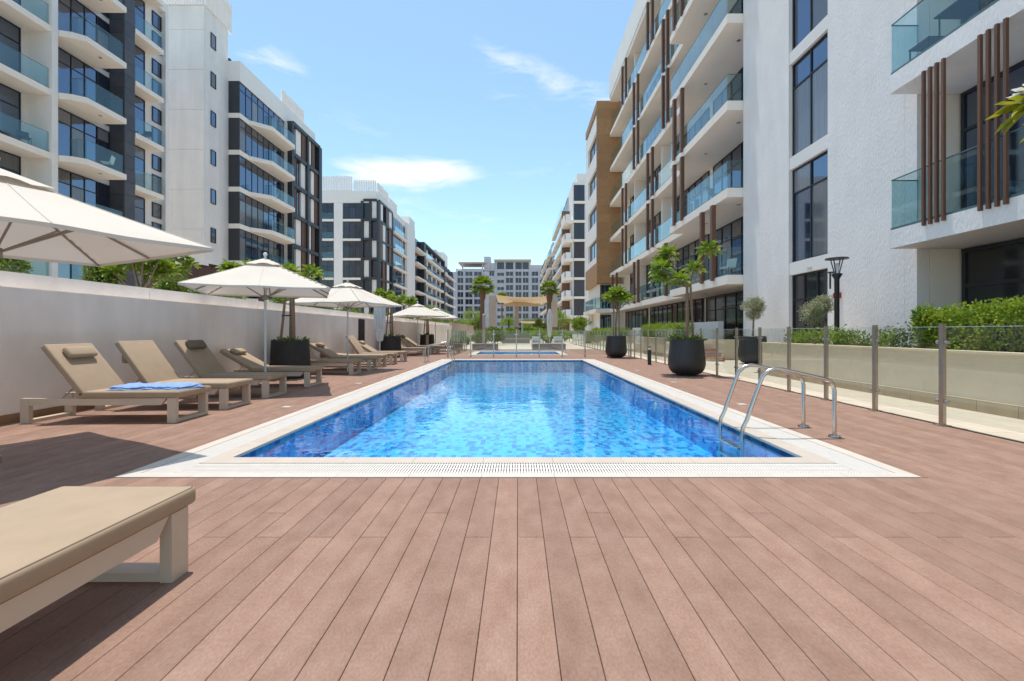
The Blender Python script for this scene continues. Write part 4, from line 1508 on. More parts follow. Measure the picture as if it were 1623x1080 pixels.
# ------------------------------------------------------------------ glass fences
def fence(label, p0, p1, step, skip_last=False):
    p0, p1 = Vector(p0), Vector(p1)
    t = thing('glass_fence', ((p0 + p1) / 2)[:2] + (0,), label, 'fence', 'glass pool fences')
    d = p1 - p0
    n = max(1, round(d.length / step))
    along_y = abs(d.y) > abs(d.x)
    for k in range(n + 1):
        p = p0 + d * (k / n)
        a, b = (0.021, 0.029) if along_y else (0.029, 0.021)
        po = bx('post', t, M['post'], p.x - a, p.x + a, p.y - b, p.y + b, 0.012, 1.245)
        bx('base_plate', po, M['post'], p.x - 0.06, p.x + 0.06, p.y - 0.06, p.y + 0.06, 0.0005, 0.0115)
        if p.y < 24:
            for z in (0.30, 1.02):
                for s_ in (-1, 1):
                    if along_y:
                        MB().tube([(p.x, p.y + s_ * 0.037, z), (p.x, p.y + s_ * 0.075, z)], 0.022, 10).obj('clamp', M['clamp'], po, smooth=True)
                    else:
                        MB().tube([(p.x + s_ * 0.037, p.y, z), (p.x + s_ * 0.075, p.y, z)], 0.022, 10).obj('clamp', M['clamp'], po, smooth=True)
        if k < n:
            q = p0 + d * ((k + 1) / n)
            if along_y:
                gp = bx('glass_panel', t, M['fenceglass'], p.x - 0.005, p.x + 0.005, p.y + 0.05, q.y - 0.05, 0.11, 1.205)
                bx('top_edge', gp, M['glassedge'], p.x - 0.006, p.x + 0.006, p.y + 0.05, q.y - 0.05, 1.206, 1.212)
            else:
                bx('glass_panel', t, M['fenceglass'], p.x + 0.05, q.x - 0.05, p.y - 0.005, p.y + 0.005, 0.11, 1.21)
    return t


fence('long glass fence with bronze posts along the right deck edge', (FENX - 0.005, 5.575 - 2 * 1.052, 0), (FENX - 0.005, 5.575 + 36 * 1.052, 0), 1.052)
fence('glass fence with bronze posts across the deck beyond the pool', (-3.17, 20.6, 0), (5.10, 20.6, 0), 1.03)
fence('short glass fence running back beside the paddling pool', (-3.17, 21.7, 0), (-3.17, 27.9, 0), 1.03)

# ------------------------------------------------------------------ pool ladders
def ladder(label, y0, y1, sx, X=PX):
    t = thing('pool_ladder', (sx * (X + 0.5), (y0 + y1) / 2, 0), label, 'ladder', 'stainless pool ladders')
    for y in (y0, y1):
        prof = [(0.86, 0.0), (0.86, 0.50), (0.845, 0.57), (0.80, 0.615), (0.72, 0.64), (0.30, 0.735), (0.22, 0.745), (0.14, 0.725), (0.07, 0.66), (-0.10, 0.18), (-0.14, 0.10), (-0.15, 0.02), (-0.15, -0.49)]
        MB().tube([(sx * (X + a), y, z) for a, z in prof], 0.0215, 12).obj('rail', M['steel'], t, smooth=True)
        MB().lathe([(0.062, 0.0065), (0.058, 0.018), (0.03, 0.022)], 20, (sx * (X + 0.86), y)).obj('foot_flange', M['steel'], t, smooth=True)
    for z in (-0.14, -0.29, -0.43):
        MB().box(sx * (X - 0.19), sx * (X - 0.11), y0 + 0.02, y1 - 0.02, z - 0.012, z + 0.012).obj('step', M['steel'], t)
    return t


ladder('chrome pool ladder at the near right corner of the pool', 4.98, 5.52, 1)
ladder('chrome pool ladder at the far left corner of the pool', 17.0, 17.55, -1)

# ------------------------------------------------------------------ sun loungers
def make_lounger(back_deg, pillow, head=1.9):
    """local: x from head (0) to foot (1.9), y across"""
    root = thing('sun_lounger', (0, 0, 0), 'x', 'sun lounger', 'sun loungers on the deck')
    m_ = M['lounge_frame']
    W2 = 0.315
    for s in (-1, 1):
        ya, yb = sorted((s * W2, s * (W2 - 0.05)))
        # side rail, its foot end cut on a slant
        poly = [(0.03, 0.225), (1.72, 0.225), (1.79, 0.312), (0.03, 0.312)]
        MB().prism(poly, ya + 0.004, yb - 0.004, 'y').obj('side_rail', m_, root)
    for x0 in (0.0, 1.80):
        g = MB()
        for s in (-1, 1):
            ya, yb = sorted((s * W2, s * (W2 - 0.055)))
            bx('leg', root, m_, x0, x0 + 0.105, ya, yb, 0.0, 0.313)
        bx('foot_bar', root, m_, x0 + 0.004, x0 + 0.101, -W2 + 0.056, W2 - 0.056, 0.002, 0.042)
    bx('cross_bar', root, m_, 0.70, 0.75, -W2 + 0.056, W2 - 0.056, 0.24, 0.30)
    bx('slat_panel', root, m_, 0.76, 1.80, -W2 + 0.056, W2 - 0.056, 0.285, 0.309)
    c = rounded(1.235, 0.66, 0.082, 0.02, 3)
    xf(c, Matrix.Translation((1.33, 0, 0.357)))
    c.obj('seat_cushion', M['cushion'], root, smooth=True)
    pz = 0.393
    MB().tube([(0.735, -0.318, pz), (1.925, -0.318, pz), (1.936, -0.31, pz), (1.936, 0.31, pz), (1.925, 0.318, pz), (0.735, 0.318, pz)], 0.0045, 5).obj('piping', M['cushion_shade'], root, smooth=True)
    a = R(back_deg)
    # backrest local: x' towards the head along the slope
    T = Matrix.Translation((0.735, 0, 0.318)) @ Matrix.Rotation(a, 4, 'Y') @ Matrix.Rotation(math.pi, 4, 'Z')
    c = rounded(0.80, 0.66, 0.078, 0.02, 3)
    xf(c, T @ Matrix.Translation((0.40, 0, 0.045)))
    c.obj('back_cushion', M['cushion'], root, smooth=True)
    p = MB().box(0.02, 0.76, -W2 + 0.06, W2 - 0.06, -0.022, 0.004)
    xf(p, T).obj('back_panel', m_, root)
    if pillow == 1:
        c = rounded(0.16, 0.40, 0.075, 0.033, 3)
        xf(c, T @ Matrix.Translation((0.62, 0, 0.125))).obj('pillow', M['cushion'], root, smooth=True)
        s_ = MB().box(0.60, 0.64, -0.07, 0.07, 0.085, 0.09)
        xf(s_, T).obj('strap', M['cushion_shade'], root)
    elif pillow == 2:
        c = rounded(0.16, 0.40, 0.07, 0.03, 3)
        xf(c, T @ Matrix.Translation((0.60, 0, -0.095)) @ Matrix.Rotation(R(-35), 4, 'Y')).obj('pillow', M['cushion'], root, smooth=True)
    elif pillow == 3:  # pillow with its shade coloured in
        c = rounded(0.17, 0.40, 0.085, 0.033, 3)
        xf(c, T @ Matrix.Translation((0.66, 0, 0.128))).obj('pillow', M['cushion_shade'], root, smooth=True)
    if back_deg > 10:
        for s in (-1, 1):
            e = T @ Vector((0.42, s * 0.2, -0.02))
            MB().tube([e, (e.x * 0.55 + 0.12, s * 0.2, 0.27)], 0.007, 6).obj('strut', M['clamp'], root, smooth=True)
    return root


def place(o, x_foot, y_mid, rz, label):
    o['label'] = label
    o.rotation_euler = (0, 0, rz)
    v = Matrix.Rotation(rz, 3, 'Z') @ Vector((1.905, 0, 0))
    o.location = (x_foot - v.x, y_mid - v.y, 0)


place(make_lounger(42, 1), -1.90, 2.19, R(90), 'tan sun lounger cropped at the bottom left, only its foot end in view')
place(make_lounger(52, 1), -4.32, 6.05, R(1.5), 'tan sun lounger with pillow and folded blue towels on its seat')
place(make_lounger(55, 2), -4.30, 7.02, R(1.0), 'tan sun lounger second from the near end, steep back without front pillow')
place(make_lounger(53, 3), -4.32, 8.18, R(-0.5), 'sun lounger with pillow darkened as in shade, third along the wall')
place(make_lounger(30, 1), -4.34, 9.77, R(0.5), 'sun lounger with low back beside the first umbrella pole in view')
place(make_lounger(36, 0), -4.40, 12.45, R(0), 'shaded sun lounger just past the nearest black planter')
place(make_lounger(32, 1), -4.40, 13.9, R(0), 'sun lounger with small pillow beside the second umbrella pole')
place(make_lounger(4, 0), -4.42, 15.0, R(0), 'flat sun lounger between a pillowed one and a steep one')
place(make_lounger(55, 0), -4.36, 16.1, R(0), 'steep backed sun lounger just before the closed umbrella')
place(make_lounger(31, 1), -4.36, 17.55, R(0), 'low backed sun lounger with pillow next to the closed umbrella')
place(make_lounger(52, 0), -4.35, 21.6, R(0), 'far sun lounger in shade just past the second planter')
place(make_lounger(50, 3), -4.35, 23.2, R(0), 'far sun lounger with pillow darkened as in shade, below the double umbrellas')
place(make_lounger(34, 0), -4.35, 25.0, R(0), 'farthest sun lounger facing the pool, in front of the third planter')
place(make_lounger(24, 0), -5.0, 24.2, R(178), 'far sun lounger turned round with its back towards the pool')


# folded towels on the first lounger
def towel(label, x, y, rz, dx, dy):
    t = thing('towel', (x, y, 0.398), label, 'towel', 'blue towels on the lounger')
    nx, ny = 22, 14
    for layer, (h0, s_) in enumerate(((0.412, 1.0), (0.440, 0.93))):
        mb = MB()
        for j in range(ny + 1):
            for i in range(nx + 1):
                u, v = i / nx - 0.5, j / ny - 0.5
                edge_ = min(1, (0.5 - abs(u)) * 9) * min(1, (0.5 - abs(v)) * 9)
                hh = h0 + 0.020 * edge_ ** 0.5 + 0.008 * math.sin(u * 9 + layer) * math.cos(v * 7 + x * 5) + 0.004 * math.sin(u * 23 + v * 17)
                px_ = (u * dx * s_) * (1 + 0.06 * math.sin(v * 6 + layer))
                py_ = (v * dy * s_) * (1 + 0.06 * math.cos(u * 5))
                mb.V.append((x + px_ * math.cos(rz) - py_ * math.sin(rz), y + px_ * math.sin(rz) + py_ * math.cos(rz), max(0.404 + 0.026 * layer, hh - 0.004)))
        n1 = (nx + 1) * (ny + 1)
        for j in range(ny):
            for i in range(nx):
                a = j * (nx + 1) + i
                mb.F.append((a, a + 1, a + nx + 2, a + nx + 1))
        # skirt down to the cushion
        ring = [i for i in range(nx + 1)] + [j * (nx + 1) + nx for j in range(1, ny + 1)] + [ny * (nx + 1) + i for i in range(nx - 1, -1, -1)] + [j * (nx + 1) for j in range(ny - 1, 0, -1)]
        b = len(mb.V)
        for r_ in ring:
            v = mb.V[r_]
            mb.V.append((v[0], v[1], 0.3985 + 0.024 * layer))
        for k in range(len(ring)):
            k2 = (k + 1) % len(ring)
            mb.F.append((ring[k], b + k, b + k2, ring[k2]))
        mb.obj('fold', M['towel'], t, smooth=True)


towel('pale blue folded towel nearer the backrest of the first lounger', -5.02, 6.02, 0.08, 0.50, 0.42)
towel('pale blue folded towel nearer the foot of the first lounger', -4.56, 6.08, -0.12, 0.50, 0.42)

# ------------------------------------------------------------------ umbrellas
def umbrella(label, x, y, rot, side=2.34, zh=1.96, za=2.58):
    t = thing('patio_umbrella', (x, y, 0), label, 'umbrella', 'square white umbrellas along the wall')
    h = side / 2
    cs, sn = math.cos(rot), math.sin(rot)

    def P3(u, v, z):
        return (x + u * cs - v * sn, y + u * sn + v * cs, z)

    def surf(u, v, z_off=0.0, r0=0.0):
        """pyramid with taut ribs at corners and mid edges, cloth sagging a little between"""
        m_ = max(abs(u), abs(v)) / h
        an = math.atan2(v, u)
        sag = 0.010 * m_ * (math.sin(an * 4) ** 2) + 0.05 * m_ * (1 - m_)
        corner = min(abs(u), abs(v)) / max(1e-6, max(abs(u), abs(v)))
        z = za - (za - zh) * m_ - sag + 0.0 * corner
        return z + z_off
    mb = MB()
    n = 24
    for j in range(n + 1):
        for i in range(n + 1):
            u, v = (i / n * 2 - 1) * h, (j / n * 2 - 1) * h
            m_ = max(abs(u), abs(v)) / h
            # the edge bows inward between the ribs
            k = 1.0
            if m_ > 0.999:
                tt = min(abs(u), abs(v)) / h
                k = 1 - 0.018 * math.sin(tt * math.pi) ** 2
            mb.V.append(P3(u * k, v * k, surf(u, v)))
    for j in range(n):
        for i in range(n):
            a = j * (n + 1) + i
            mb.F.append((a, a + 1, a + n + 2, a + n + 1))
    can = mb.obj('canopy', M['canvas'], t, smooth=True)
    # hem, a few centimetres deep
    ring = [(i / n * 2 - 1, -1) for i in range(n)] + [(1, i / n * 2 - 1) for i in range(n)] + [(1 - i / n * 2, 1) for i in range(n)] + [(-1, 1 - i / n * 2) for i in range(n)]
    hm = MB()
    for (u, v) in ring:
        tt = min(abs(u), abs(v))
        k = 1 - 0.018 * math.sin(tt * math.pi) ** 2
        z = surf(u * h, v * h)
        hm.V.append(P3(u * h * k, v * h * k, z + 0.001))
        hm.V.append(P3(u * h * k * 0.997, v * h * k * 0.997, z - 0.032))
    q = len(ring)
    for k in range(q):
        k2 = (k + 1) % q
        hm.F.append((2 * k, 2 * k + 1, 2 * k2 + 1, 2 * k2))
    hm.obj('hem', M['canvas'], can, smooth=True)
    # raised vent cap
    vb = MB()
    hv = 0.30
    nv = 8
    for j in range(nv + 1):
        for i in range(nv + 1):
            u, v = (i / nv * 2 - 1) * hv, (j / nv * 2 - 1) * hv
            mm = max(abs(u), abs(v)) / hv
            vb.V.append(P3(u, v, za + 0.035 - 0.155 * mm - 0.012 * mm * math.sin(math.atan2(v, u) * 4) ** 2 + (0.02 if mm > 0.99 and min(abs(u), abs(v)) / hv < 0.4 else 0)))
    for j in range(nv):
        for i in range(nv):
            a = j * (nv + 1) + i
            vb.F.append((a, a + 1, a + nv + 2, a + nv + 1))
    vb.obj('vent_cap', M['canvas'], can, smooth=True)
    MB().lathe([(0.024, 0.05), (0.024, za + 0.06)], 14, (x, y)).obj('pole', M['polewhite'], t, smooth=True)
    MB().lathe([(0.012, za + 0.06), (0.035, za + 0.085), (0.04, za + 0.115), (0.02, za + 0.145)], 14, (x, y)).obj('finial', M['polewhite'], t, smooth=True)
    hz = zh - 0.12
    MB().lathe([(0.03, hz - 0.06), (0.055, hz - 0.05), (0.055, hz + 0.03), (0.03, hz + 0.04)], 14, (x, y)).obj('hub', M['poletan'], t, smooth=True)
    for k in range(8):
        an = k * math.pi / 4
        rr = h / max(abs(math.cos(an)), abs(math.sin(an)))
        u, v = rr * math.cos(an), rr * math.sin(an)
        pts = []
        for s_ in (0.04, 0.35, 0.7, 0.985):
            pts.append(P3(u * s_, v * s_, surf(u * s_, v * s_) - 0.022))
        rb = MB().tube(pts, 0.013, 6).obj('rib', M['poletan'], t, smooth=True)
        MB().tube([P3(u * q_, v * q_, surf(u * q_, v * q_) + 0.002) for q_ in (0.2, 0.4, 0.6, 0.8, 0.99)], 0.0045, 5).obj('seam', M['canvas'], can, smooth=True)
        s_ = 0.52
        MB().tube([P3(u * 0.03, v * 0.03, hz), P3(u * s_, v * s_, surf(u * s_, v * s_) - 0.035)], 0.010, 6).obj('stretcher', M['poletan'], rb, smooth=True)
    MB().lathe([(0.05, 0.001), (0.045, 0.06), (0.03, 0.07)], 16, (x, y)).obj('deck_socket', M['steel'], t, smooth=True)
    return t


umbrella('big white umbrella cropped at the left edge, nearest the camera', -4.57, 3.97, R(-26.6), zh=1.97, za=2.56)
umbrella('white square umbrella over the third and fourth loungers', -5.02, 9.05, R(24))
umbrella('white square umbrella in the middle of the row, past the first planter', -5.03, 13.45, R(-14))
umbrella('far white umbrella overlapping another, the nearer of the far pair', -5.2, 23.6, R(40))
umbrella('farthest white umbrella of the row, the one behind in the far pair', -4.95, 27.3, R(18))


def closed_umbrella(label, x, y, top, low, group=None):
    t = thing('closed_umbrella', (x, y, 0), label, 'umbrella', group)
    MB().lathe([(0.024, 0.03), (0.024, top + 0.02)], 12, (x, y)).obj('pole', M['polewhite'], t, smooth=True)
    mb = MB()
    n = 32
    prof = [(0.05, low), (0.10, low + 0.03), (0.15, low + (top - low) * 0.25), (0.20, low + (top - low) * 0.55), (0.19, low + (top - low) * 0.75), (0.10, top - 0.1), (0.02, top)]
    for r_, z in prof:
        for k in range(n):
            an = 2 * math.pi * k / n
            rr = r_ * (1 + 0.28 * math.sin(an * 8 + z * 2) * (1 if r_ > 0.06 else 0))
            mb.V.append((x + rr * math.cos(an), y + rr * math.sin(an), z))
    for i in range(len(prof) - 1):
        for k in range(n):
            k2 = (k + 1) % n
            mb.F.append((i * n + k, i * n + k2, (i + 1) * n + k2, (i + 1) * n + k))
    mb.obj('folded_canopy', M['canvas_grey'], t, smooth=True)
    MB().lathe([(0.175, low + 0.45), (0.18, low + 0.5)], 20, (x, y), caps=False).obj('tie_band', M['canvas_grey'], t, smooth=True)
    bx('base_slab', t, M['stonebench'], x - 0.28, x + 0.28, y - 0.28, y + 0.28, 0.002, 0.06)


closed_umbrella('folded grey white umbrella standing by the second black planter', -5.55, 18.3, 2.6, 0.76)
closed_umbrella('folded white umbrella standing beyond the paddling pool beside the right palm', 2.5, 36.0, 2.95, 0.75)

# ------------------------------------------------------------------ garden behind the left wall
GZ = 1.25
leafy_tree('garden_bush', 'yellow green bush above the wall, left of the pergola post', -13.3, 14.3, GZ, 2.25, (0.75, 0.7, 0.62), 3000, M['bush'], 'bush', 'bushes behind the wall', leaf=0.11, wid=0.06, trunk=0.03)
leafy_tree('garden_bush', 'low green bush above the wall, right of the pergola post', -10.8, 14.3, GZ, 1.72, (0.62, 0.7, 0.42), 2600, M['bush'], 'bush', 'bushes behind the wall', leaf=0.10, wid=0.05, trunk=0.03)
leafy_tree('garden_bush', 'small bush behind the wall at the left edge of the view', -14.5, 13.0, GZ, 2.35, (0.5, 0.5, 0.5), 1300, M['bush'], 'bush', 'bushes behind the wall', leaf=0.10, wid=0.05, trunk=0.03)
tr = thing('plumeria_tree', (-12.1, 14.6, GZ), 'leafy plumeria behind the wall, under the big umbrella edge', 'tree', 'plumeria trees')
plumeria(tr, (-12.1, 14.6, GZ), (-12.1, 14.6, 2.4), [(-12.9, 14.4, 3.05), (-12.5, 14.8, 3.4), (-12.1, 14.3, 3.3), (-11.7, 14.6, 3.45), (-11.45, 14.9, 3.15), (-12.6, 14.2, 3.0), (-12.0, 14.8, 3.05), (-11.35, 14.4, 3.4), (-12.3, 14.5, 3.65), (-11.75, 14.3, 3.6), (-11.6, 14.7, 3.0)], 0.06, r=0.42, n=26)
tr = thing('plumeria_tree', (-13.4, 18.0, GZ), 'tall thin plumeria showing between the first two umbrellas', 'tree', 'plumeria trees')
plumeria(tr, (-13.4, 18.0, GZ), (-13.4, 18.0, 2.8), [(-13.6, 18, 4.0), (-13.2, 18, 4.1), (-13.5, 18.3, 3.6), (-13.0, 18.1, 3.8), (-13.3, 17.8, 3.45), (-13.75, 18.1, 3.55)], 0.05, r=0.36, n=26)
spots = [(-9.1, 15.0, 1.75, 'palm like plumeria head over the second umbrella, left side'), (-8.6, 18.6, 1.75, 'plumeria head behind the second umbrella, right side'),
         (-8.6, 23.0, 1.9, 'plumeria rising behind the third umbrella'), (-8.4, 28.5, 2.1, 'plumeria rising above the wall by the third umbrella tip'),
         (-8.4, 36.0, 2.3, 'plumeria rising behind the far pair of umbrellas')]
for x, y, h, lb in spots:
    tr = thing('plumeria_tree', (x, y, GZ), lb, 'tree', 'plumeria trees')
    tz = GZ + h
    plumeria(tr, (x, y, GZ), (x, y, tz - 0.7), [(x + random.uniform(-.5, .5), y + random.uniform(-.4, .4), tz + random.uniform(-.3, .25)) for k in range(7)], 0.045, r=0.42, n=26)
bspots = [(-8.0, 12.3, 'first low planting seen under the second umbrella'), (-7.8, 15.2, 'low planting seen left of the second umbrella pole of the row'), (-7.9, 18.0, 'low planting seen under the third umbrella, left half'),
          (-7.9, 21.3, 'low planting seen under the third umbrella, right half'), (-8.0, 26.5, 'shaded planting left of the far pair of umbrellas'), (-8.0, 33.0, 'planting behind the far pair of umbrellas, near side'),
          (-8.0, 40.0, 'planting behind the far pair of umbrellas, far side')]
for x, y, lb in bspots:
    leafy_tree('garden_bush', lb, x, y, GZ, 1.15, (0.75, 1.15, 0.5), 1900, M['bush'], 'bush', 'bushes behind the wall', leaf=0.12, wid=0.06, trunk=0.03)
pg = thing('pergola', (-14, 20, GZ), 'dark brown timber pergola behind the wall between the first umbrellas', 'pergola')
bx('beam', pg, M['pergola'], -16.2, -11.0, 19.9, 20.05, 3.42, 3.97)
bx('beam', pg, M['pergola'], -16.2, -11.0, 23.4, 23.55, 3.42, 3.97)
for x in (-16.0, -11.3):
    for y in (20.06, 23.25):
        bx('post', pg, M['pergola'], x - 0.14, x + 0.14, y, y + 0.14, GZ, 3.97)
for k in range(10):
    bx('rafter', pg, M['pergola'], -16.1 + k * 0.53, -16.02 + k * 0.53, 19.8, 23.7, 3.975, 4.1)

# ------------------------------------------------------------------ things beyond the pool
def fan_palm(label, x, y, h, r, lean=0.0, green='palmleaf'):
    t = thing('palm_tree', (x, y, 0), label, 'palm', 'fan palms')
    top = Vector((x + lean, y, h))
    MB().tube([(x, y, 0), (x + lean * .3, y, h * 0.4), (x + lean * 0.8, y, h * 0.8), top], [0.32, 0.24, 0.22, 0.26], 12).obj('trunk', M['palmtrunk'], t, smooth=True)
    Vs, Fs, off = [], [], 0
    for k in range(34):
        an = k * 2.4
        el = 1.25 - 1.75 * (k / 34)
        d = np.array([math.cos(an) * math.cos(el), math.sin(an) * math.cos(el), math.sin(el)])
        st_ = np.array(top[:])
        hub = st_ + d * r * 0.5
        side = unit(np.cross(d, np.array([0, 0, 1.0]))[None])[0]
        nrm = np.cross(side, d)
        nb = 13
        ang = np.linspace(-1.25, 1.25, nb)
        dirs = d[None] * np.cos(ang)[:, None] + side[None] * np.sin(ang)[:, None]
        V, F = leaves(np.tile(hub, (nb, 1)), dirs, r * 0.6 * (1 - 0.25 * np.abs(ang)), 0.09 * r, 0.15, 0.12 + 0.25 * (el < 0.3))
        Vs.append(V); Fs.append(F + off); off += len(V)
        # stalk
        q = np.array([st_ - side * 0.02, st_ + side * 0.02, hub + side * 0.015, hub - side * 0.015])
        Vs.append(q); Fs.append(np.array([[0, 1, 2, 3]]) + off); off += 4
    np_mesh('crown', np.concatenate(Vs), np.concatenate(Fs), M[green], t)
    sk = MB()
    sk.lathe([(0.25, h - 1.3), (0.31, h - 1.0), (0.34, h - 0.35), (0.26, h)], 12, (x + lean, y), caps=False)
    sk.obj('frond_skirt', M['palmtrunk'], t)


fan_palm('fan palm left of the shade sails, beyond the paddling pool', -3.75, 47, 5.75, 1.35, 0.1)
fan_palm('fan palm right of the shade sails, beside the folded umbrella', 3.1, 47, 5.5, 1.1, 0.15)
fan_palm('small far palm between the left column and the pale building', -5.6, 160, 13.0, 2.4)


def column(label, x0, x1, y, top, deep=1.0):
    t = thing('stone_column', ((x0 + x1) / 2, y, 0), label, 'column', 'columns of the shade sails')
    bx('shaft', t, M['column'], x0, x1, y, y + deep, 0, top)
    bx('stone_cladding', t, M['columnlow'], x0 - 0.03, x1 + 0.03, y - 0.03, y + deep + 0.03, 0, 1.75)
    return t


column('tall beige column on the left that carries the shade sails', -3.85, -2.95, 60, 5.9)
column('tall beige column on the right that carries the shade sails', 4.3, 5.2, 60, 6.1)
column('middle slimmer column under the shade sails', -0.48, 0.10, 63, 5.4, 0.6)


def sail(label, pts, sag):
    t = thing('shade_sail', (0, 60, 4), label, 'shade sail', 'tan shade sails')
    P = [Vector(p) for p in pts]
    mb = MB()
    n = 14
    tri = len(P) == 3
    Q = P + [P[2]] if tri else P
    for j in range(n + 1):
        for i in range(n + 1):
            u, v = i / n, j / n
            a = Q[0].lerp(Q[1], u)
            b = Q[3].lerp(Q[2], u)
            p = a.lerp(b, v)
            p.z -= sag * math.sin(u * math.pi) * (0.6 + 0.4 * math.sin(v * math.pi))
            mb.V.append(p[:])
    for j in range(n):
        for i in range(n):
            a = j * (n + 1) + i
            mb.F.append((a, a + 1, a + n + 2, a + n + 1))
    o = mb.obj('cloth', M['sail'], t, smooth=True)
    c = MB()
    for p in P:
        c.tube([p, p + Vector((0.25 if p.x > 0 else -0.25, 0.1, 0.08))], 0.02, 5)
    c.obj('cable', M['steel'], t)


sail('upper long tan shade sail strung between the two tall columns', [(-2.9, 60.0, 6.0), (4.25, 60.0, 5.9), (4.25, 66.0, 5.4), (-2.9, 66.0, 5.4)], 0.45)
sail('lower triangular tan shade sail over the middle column', [(-2.9, 60.5, 4.55), (4.2, 60.5, 4.6), (-0.2, 63.3, 5.45)], 0.05)
sail('lowest small shade sail right of the middle column', [(0.2, 66, 2.7), (3.9, 66, 2.75), (3.9, 70, 2.5), (0.2, 70, 2.5)], 0.12)

sc = thing('outdoor_shower', (-2.2, 29.3, 0), 'white outdoor shower pillar left of the paddling pool', 'shower')
MB().lathe([(0.10, 0), (0.095, 2.26), (0.05, 2.3)], 16, (-2.2, 29.3)).obj('pillar', M['column'], sc, smooth=True)
MB().tube([(-2.35, 29.2, 0.35), (-2.05, 29.2, 0.35)], 0.02, 6).obj('tap', M['steel'], sc)
MB().tube([(-2.2, 29.3, 2.2), (-2.2, 29.0, 2.22), (-2.2, 28.95, 2.15)], 0.02, 6).obj('shower_head', M['steel'], sc)
sp = thing('shower_post', (-4.25, 21.35, 0), 'slim tan post standing below the far pair of umbrellas', 'post')
MB().lathe([(0.07, 0), (0.06, 1.75), (0.02, 1.78)], 14, (-4.25, 21.35)).obj('shaft', M['stake'], sp, smooth=True)
MB().lathe([(0.085, 1.0), (0.085, 1.1)], 14, (-4.25, 21.35)).obj('collar', M['black'], sp, smooth=True)


def stone_bench(label, xa, xb, y):
    t = thing('stone_bench', ((xa + xb) / 2, y, 0), label, 'bench', 'low stone benches')
    pts = []
    n = 14
    for k in range(n + 1):
        u = k / n
        pts.append((xa + (xb - xa) * u, y + 0.5 * math.sin(u * math.pi)))
    poly = pts + [(p[0], p[1] + 0.5) for p in pts[::-1]]
    MB().prism(poly, 0.0, 0.34).obj('body', M['stonebench'], t)
    poly2 = [(p[0], p[1] - 0.04) for p in pts] + [(p[0], p[1] + 0.54) for p in pts[::-1]]
    MB().prism(poly2, 0.342, 0.40).obj('seat', M['column'], t)


stone_bench('curved low stone bench left of the paddling pool end', -2.85, -1.25, 28.3)
stone_bench('curved low stone bench right of the paddling pool end', 0.9, 3.0, 28.6)


def white_chair(label, x, y):
    t = thing('garden_armchair', (x, y, 0), label, 'armchair', 'white garden armchairs')
    bx('seat', t, M['plaster_smooth'], x - 0.3, x + 0.3, y - 0.3, y + 0.3, 0.12, 0.36)
    bx('backrest', t, M['plaster_smooth'], x - 0.3, x + 0.3, y + 0.302, y + 0.4, 0.12, 0.8)
    for s_ in (-1, 1):
        a, b = sorted((x + s_ * 0.302, x + s_ * 0.4))
        bx('armrest', t, M['plaster_smooth'], a, b, y - 0.3, y + 0.4, 0.05, 0.6)
    bx('cushion', t, M['weave'], x - 0.28, x + 0.28, y - 0.28, y + 0.28, 0.362, 0.45)


white_chair('white square armchair left of the folded far umbrella', 1.36, 33.5)
white_chair('white square armchair right of the folded far umbrella', 2.95, 33.5)
db = thing('daybed', (-0.15, 43, 0), 'long grey green woven daybed straight beyond the paddling pool', 'daybed')
bx('base', db, M['weave'], -1.5, 1.1, 42.5, 43.6, 0.06, 0.42)
bx('mattress', db, M['cushion'], -1.45, 1.05, 42.52, 43.5, 0.422, 0.55)
bx('backrest', db, M['weave'], -1.5, 1.1, 43.602, 43.75, 0.06, 0.95)
sl = thing('playground_slide', (-0.6, 68, 0), 'yellow playground slide beside the middle column', 'slide')
MB().prism([(-1.1, 0.3), (-0.5, 0.3), (-0.5, 0.5), (-0.55, 1.6), (-1.05, 1.6), (-1.1, 0.5)], 67.5, 67.7, 'y').obj('chute', M['yellow'], sl)
bx('post', sl, M['black'], -1.45, -1.25, 67.4, 67.6, 0, 2.9)
bx('post', sl, M['black'], 0.25, 0.4, 67.4, 67.6, 0, 2.6)
bx('platform', sl, M['black'], -1.45, 0.4, 67.61, 68.5, 1.5, 1.62)

# planting beyond
far = [('round dark green shrub left of the shower pillar', -3.2, 38, 1.45, (1.0, 0.8, 0.65)), ('dark green shrub under the left palm', -2.0, 40, 1.5, (1.0, 0.8, 0.68)),
       ('pale green shrub in front of the middle column', -0.9, 50, 1.75, (1.4, 0.9, 0.8)), ('yellow green shrub right of the middle column', 1.5, 50, 2.0, (1.5, 0.9, 0.9)),
       ('dark round tree behind the folded far umbrella', 3.4, 64, 3.2, (1.6, 1.4, 1.3)), ('shrub below the right stone column', 3.4, 40, 1.45, (1.2, 0.8, 0.65)),
       ('loose green tree left of the left palm', -7.6, 58, 3.4, (1.9, 1.8, 1.2)), ('dark green tree behind the pink wall end', -6.2, 66, 3.3, (1.7, 1.7, 1.2)),
       ('tree above the pink wall near the farthest umbrella', -9.5, 55, 4.2, (1.8, 1.8, 1.5)), ('bright green shrub inside the corner of the short glass fence', -3.75, 29.0, 1.15, (0.6, 0.7, 0.55)),
       ('light green tree before the timber clad block', 6.9, 52, 3.1, (1.5, 1.4, 0.95)), ('green shrub along the far right path', 7.6, 43, 1.55, (0.8, 1.8, 0.55)),
       ('low green shrub below the light green tree', 6.2, 55, 1.5, (1.2, 1.5, 0.6))]
